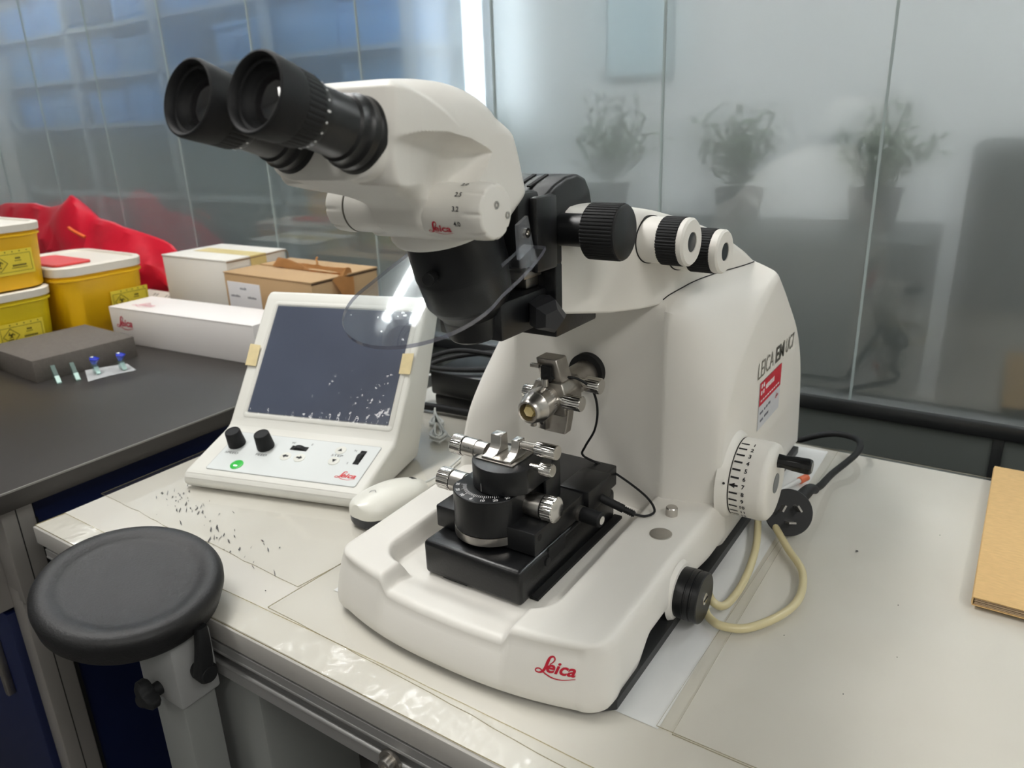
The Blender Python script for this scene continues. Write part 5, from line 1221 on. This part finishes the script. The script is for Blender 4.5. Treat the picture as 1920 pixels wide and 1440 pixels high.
gknife(-1.352, 0.690, -14, True, 'glass knife with blue boat on the right half of the paper slip')

# ------------------------------------------------------------------ sharps containers
YEL = mat('yellow_polypropylene', (236, 184, 12), 0.42, spec=0.5)
YELG = mat('greenish_yellow_polypropylene', (226, 200, 24), 0.42, spec=0.5)
LIDM = mat('milky_lid', (224, 218, 206), 0.45)
REDF = mat('red_flap', (206, 62, 62), 0.5)
STK = mat('yellow_sticker', (228, 206, 60), 0.5)
def sharps(label, cx, cy, z0, lx, ly, h, m, flap=True, stick=(0, 0)):
    t = thing('sharps_container', label, 'container', (cx, cy, z0), 'yellow sharps containers')
    bm = NB(); secs = []
    for zz, k in ((0, 0.90), (0.004, 0.92), (h*0.80, 0.985), (h*0.81, 1.02), (h*0.84, 1.02), (h*0.85, 0.985), (h*0.93, 0.99)):
        secs.append([(cx+a*k, cy+b*k, z0+zz) for a, b in rrect(lx, ly, 0.04, 6)])
    loft(bm, secs); obj('tub', bm, m, t, ang=30)
    bm = NB(); secs = []
    for zz, k, sh in ((h*0.88, 1.03, 0), (h*0.985, 1.04, 0), (h*1.0, 1.02, 0), (h*1.0, 0.95, 0), (h*0.97, 0.93, 0), (h*0.972, 0.5, 0)):
        secs.append([(cx+a*k, cy+b*k, z0+zz) for a, b in rrect(lx, ly, 0.042, 6)])
    loft(bm, secs); obj('lid', bm, LIDM, t, ang=30)
    if flap:
        bm = NB(); prism(bm, [(cx+a-lx*0.0, cy-ly*0.18+b, z0+h*0.975) for a, b in rrect(lx*0.62, ly*0.42, 0.012, 4)], (0, 0, 0.005), 0.001, 1); obj('flap', bm, REDF, t)
    # hazard sticker on the side facing +x
    xs_ = cx+lx/2*0.965+0.0008; sy, sz = stick; W_, H_ = 0.085, 0.048
    tl = 0.055
    bm = NB(); q = [(xs_+0.0024*0, cy+sy-W_/2, z0+sz), (xs_, cy+sy+W_/2, z0+sz), (xs_+H_*tl, cy+sy+W_/2, z0+sz+H_), (xs_+H_*tl, cy+sy-W_/2, z0+sz+H_)]
    prism(bm, q, (0.0006, 0, 0)); obj('hazard_sticker', bm, STK, t, flat=True)
    U = Vector((tl, 0, 1)).normalized(); o = Vector((xs_+0.0010, cy+sy, z0+sz+H_/2)) + X*(tl*H_/2)
    bm = NB()
    def ln(p, q2, wd=0.0009): ribbon(bm, [p, q2], lambda t_: wd, o, Y, U, 0.0004)
    for a, b in (((-0.038, -0.018), (0.038, -0.018)), ((0.038, -0.018), (0.038, 0.016)), ((0.038, 0.016), (-0.038, 0.016)), ((-0.038, 0.016), (-0.038, -0.018))): ln(a, b, 0.0007)
    D_ = [(-0.020, -0.016), (-0.005, -0.001), (-0.020, 0.014), (-0.035, -0.001)]
    for k in range(4): ln(D_[k], D_[(k+1) % 4], 0.001)
    for k in range(3):       # trefoil of the biohazard sign
        a = R(90+120*k); c = (-0.020+0.0036*math.cos(a), 0.001+0.0036*math.sin(a))
        ribbon(bm, [(c[0]+0.0034*math.cos(R(x)), c[1]+0.0034*math.sin(R(x))) for x in range(int(math.degrees(a))+40-180-180, int(math.degrees(a))+320-360, 40)], lambda t_: 0.0014, o, Y, U, 0.0004)
    ribbon(bm, [(-0.020+0.0026*math.cos(R(x)), 0.001+0.0026*math.sin(R(x))) for x in range(0, 361, 40)], lambda t_: 0.0007, o, Y, U, 0.0004)
    for (a, b, l, hh) in ((0.010, 0.006, 0.010, 0.003), (0.008, 0.002, 0.014, 0.0012), (0.003, -0.008, 0.026, 0.0032), (0.001, -0.0115, 0.030, 0.0012), (-0.026, -0.009, 0.012, 0.0022)):
        for q in range(int(l/0.0032)): plate(bm, [(0, 0), (0.0024, 0), (0.0024, hh), (0, hh)], o+Y*(a+q*0.0032)+U*b+X*0.0003, Y, U, 0.0002)
    for q in range(5): plate(bm, [(0, 0), (0.002, 0), (0.002, 0.002), (0, 0.002)], o+Y*(-0.02+q*0.013)+U*0.0195+X*0.0003, Y, U, 0.0002)
    obj('sticker_print', bm, mat('sticker_black', (60, 54, 20), 0.6), t, flat=True)
    return t
sharps('yellow sharps container with red-flapped milky lid behind the foam block', -1.735, 0.833, BZ, 0.26, 0.190, 0.158, YEL, True, (0.045, 0.045))
sharps('lower of the two stacked yellow sharps containers at the left edge', -1.735, 0.628, BZ, 0.25, 0.200, 0.128, YELG, False, (0.022, 0.022))
sharps('upper of the two stacked yellow sharps containers at the left edge', -1.740, 0.642, BZ+0.1295, 0.245, 0.196, 0.126, YEL, True, (0.022, 0.030))

# ------------------------------------------------------------------ red plastic bag against the glass
rb = thing('red_bag', 'crumpled red plastic bag lying behind the yellow containers', 'bag', (-2.1, 1.07, BZ))
REDB = mat('red_plastic_film', (204, 22, 48), 0.35, spec=0.6, var=0.08, vscale=6)
bm = NB(); rnd = random.Random(11); NX, NA = 48, 22; secs = []
TOPZ = [(-2.75, 0.20), (-2.55, 0.23), (-2.38, 0.235), (-2.28, 0.225), (-2.22, 0.235), (-2.165, 0.262), (-2.13, 0.255), (-2.06, 0.205), (-2.00, 0.198), (-1.90, 0.180), (-1.80, 0.148), (-1.735, 0.105), (-1.715, 0.06)]
for i in range(NX+1):
    x = -2.75+1.04*i/NX; zt_ = interp(TOPZ, x); hgt = max(zt_, 0.015); s = []
    dep = 0.075*(0.35+0.65*min(1, (x+2.75)/0.3, max(0.05, (-1.70-x)/0.2)))
    for k in range(NA):
        a = 2*PI*k/NA; cr = 1+0.16*math.sin(5*a+x*21)*math.sin(x*37+a)+0.07*math.sin(9*a-x*55)
        yy = 1.075+0.03*sst(-1.95, -1.80, x)-dep*0.9*math.cos(a)*cr*(0.5+0.5*(1-max(0, math.sin(a)))); zz = BZ+hgt*0.5+hgt*0.5*math.sin(a)*(1 if math.sin(a) > 0.9 else min(1.0, cr))
        s.append((x+0.01*math.sin(a*3+x*30), min(yy, YW-0.015), max(BZ+0.001, zz)))
    secs.append(s)
loft(bm, secs); obj('bag_film', bm, REDB, rb, ang=28)
bm = NB(); g0 = [(-2.035, 0.99, BZ+0.19), (-2.01, 0.985, BZ+0.185), (-1.985, 0.985, BZ+0.178), (-1.965, 0.99, BZ+0.170)]
tube(bm, g0, 0.004, 6, 4); obj('bag_print', bm, mat('orange_print', (236, 110, 50), 0.5), rb)
# power strip
pw = thing('power_strip', 'white power strip standing against the glass beside the taped carton', 'power strip', (-1.72, 1.08, BZ))
MX = Matrix.Translation((-1.805, 1.000, BZ)) @ Matrix.Rotation(R(24), 4, 'X')
bm = NB(); b6(bm, 0, 0.185, 0, 0.052, 0.0, 0.024, 0.004); bm.transform(MX); obj('strip_body', bm, mat('strip_white', (214, 208, 196), 0.45), pw)
bm = NB()
for q in range(3):
    for (a, b, ro) in ((0.02, 0.034, 30), (0.032, 0.034, -30), (0.026, 0.018, 0)):
        box(bm, (a+0.03+q*0.05, b, 0.0243), (0.002, 0.008, 0.0006), rot=None)
bm.transform(MX); obj('socket_slot', bm, DARK, pw, flat=True)['kind'] = 'stuff'
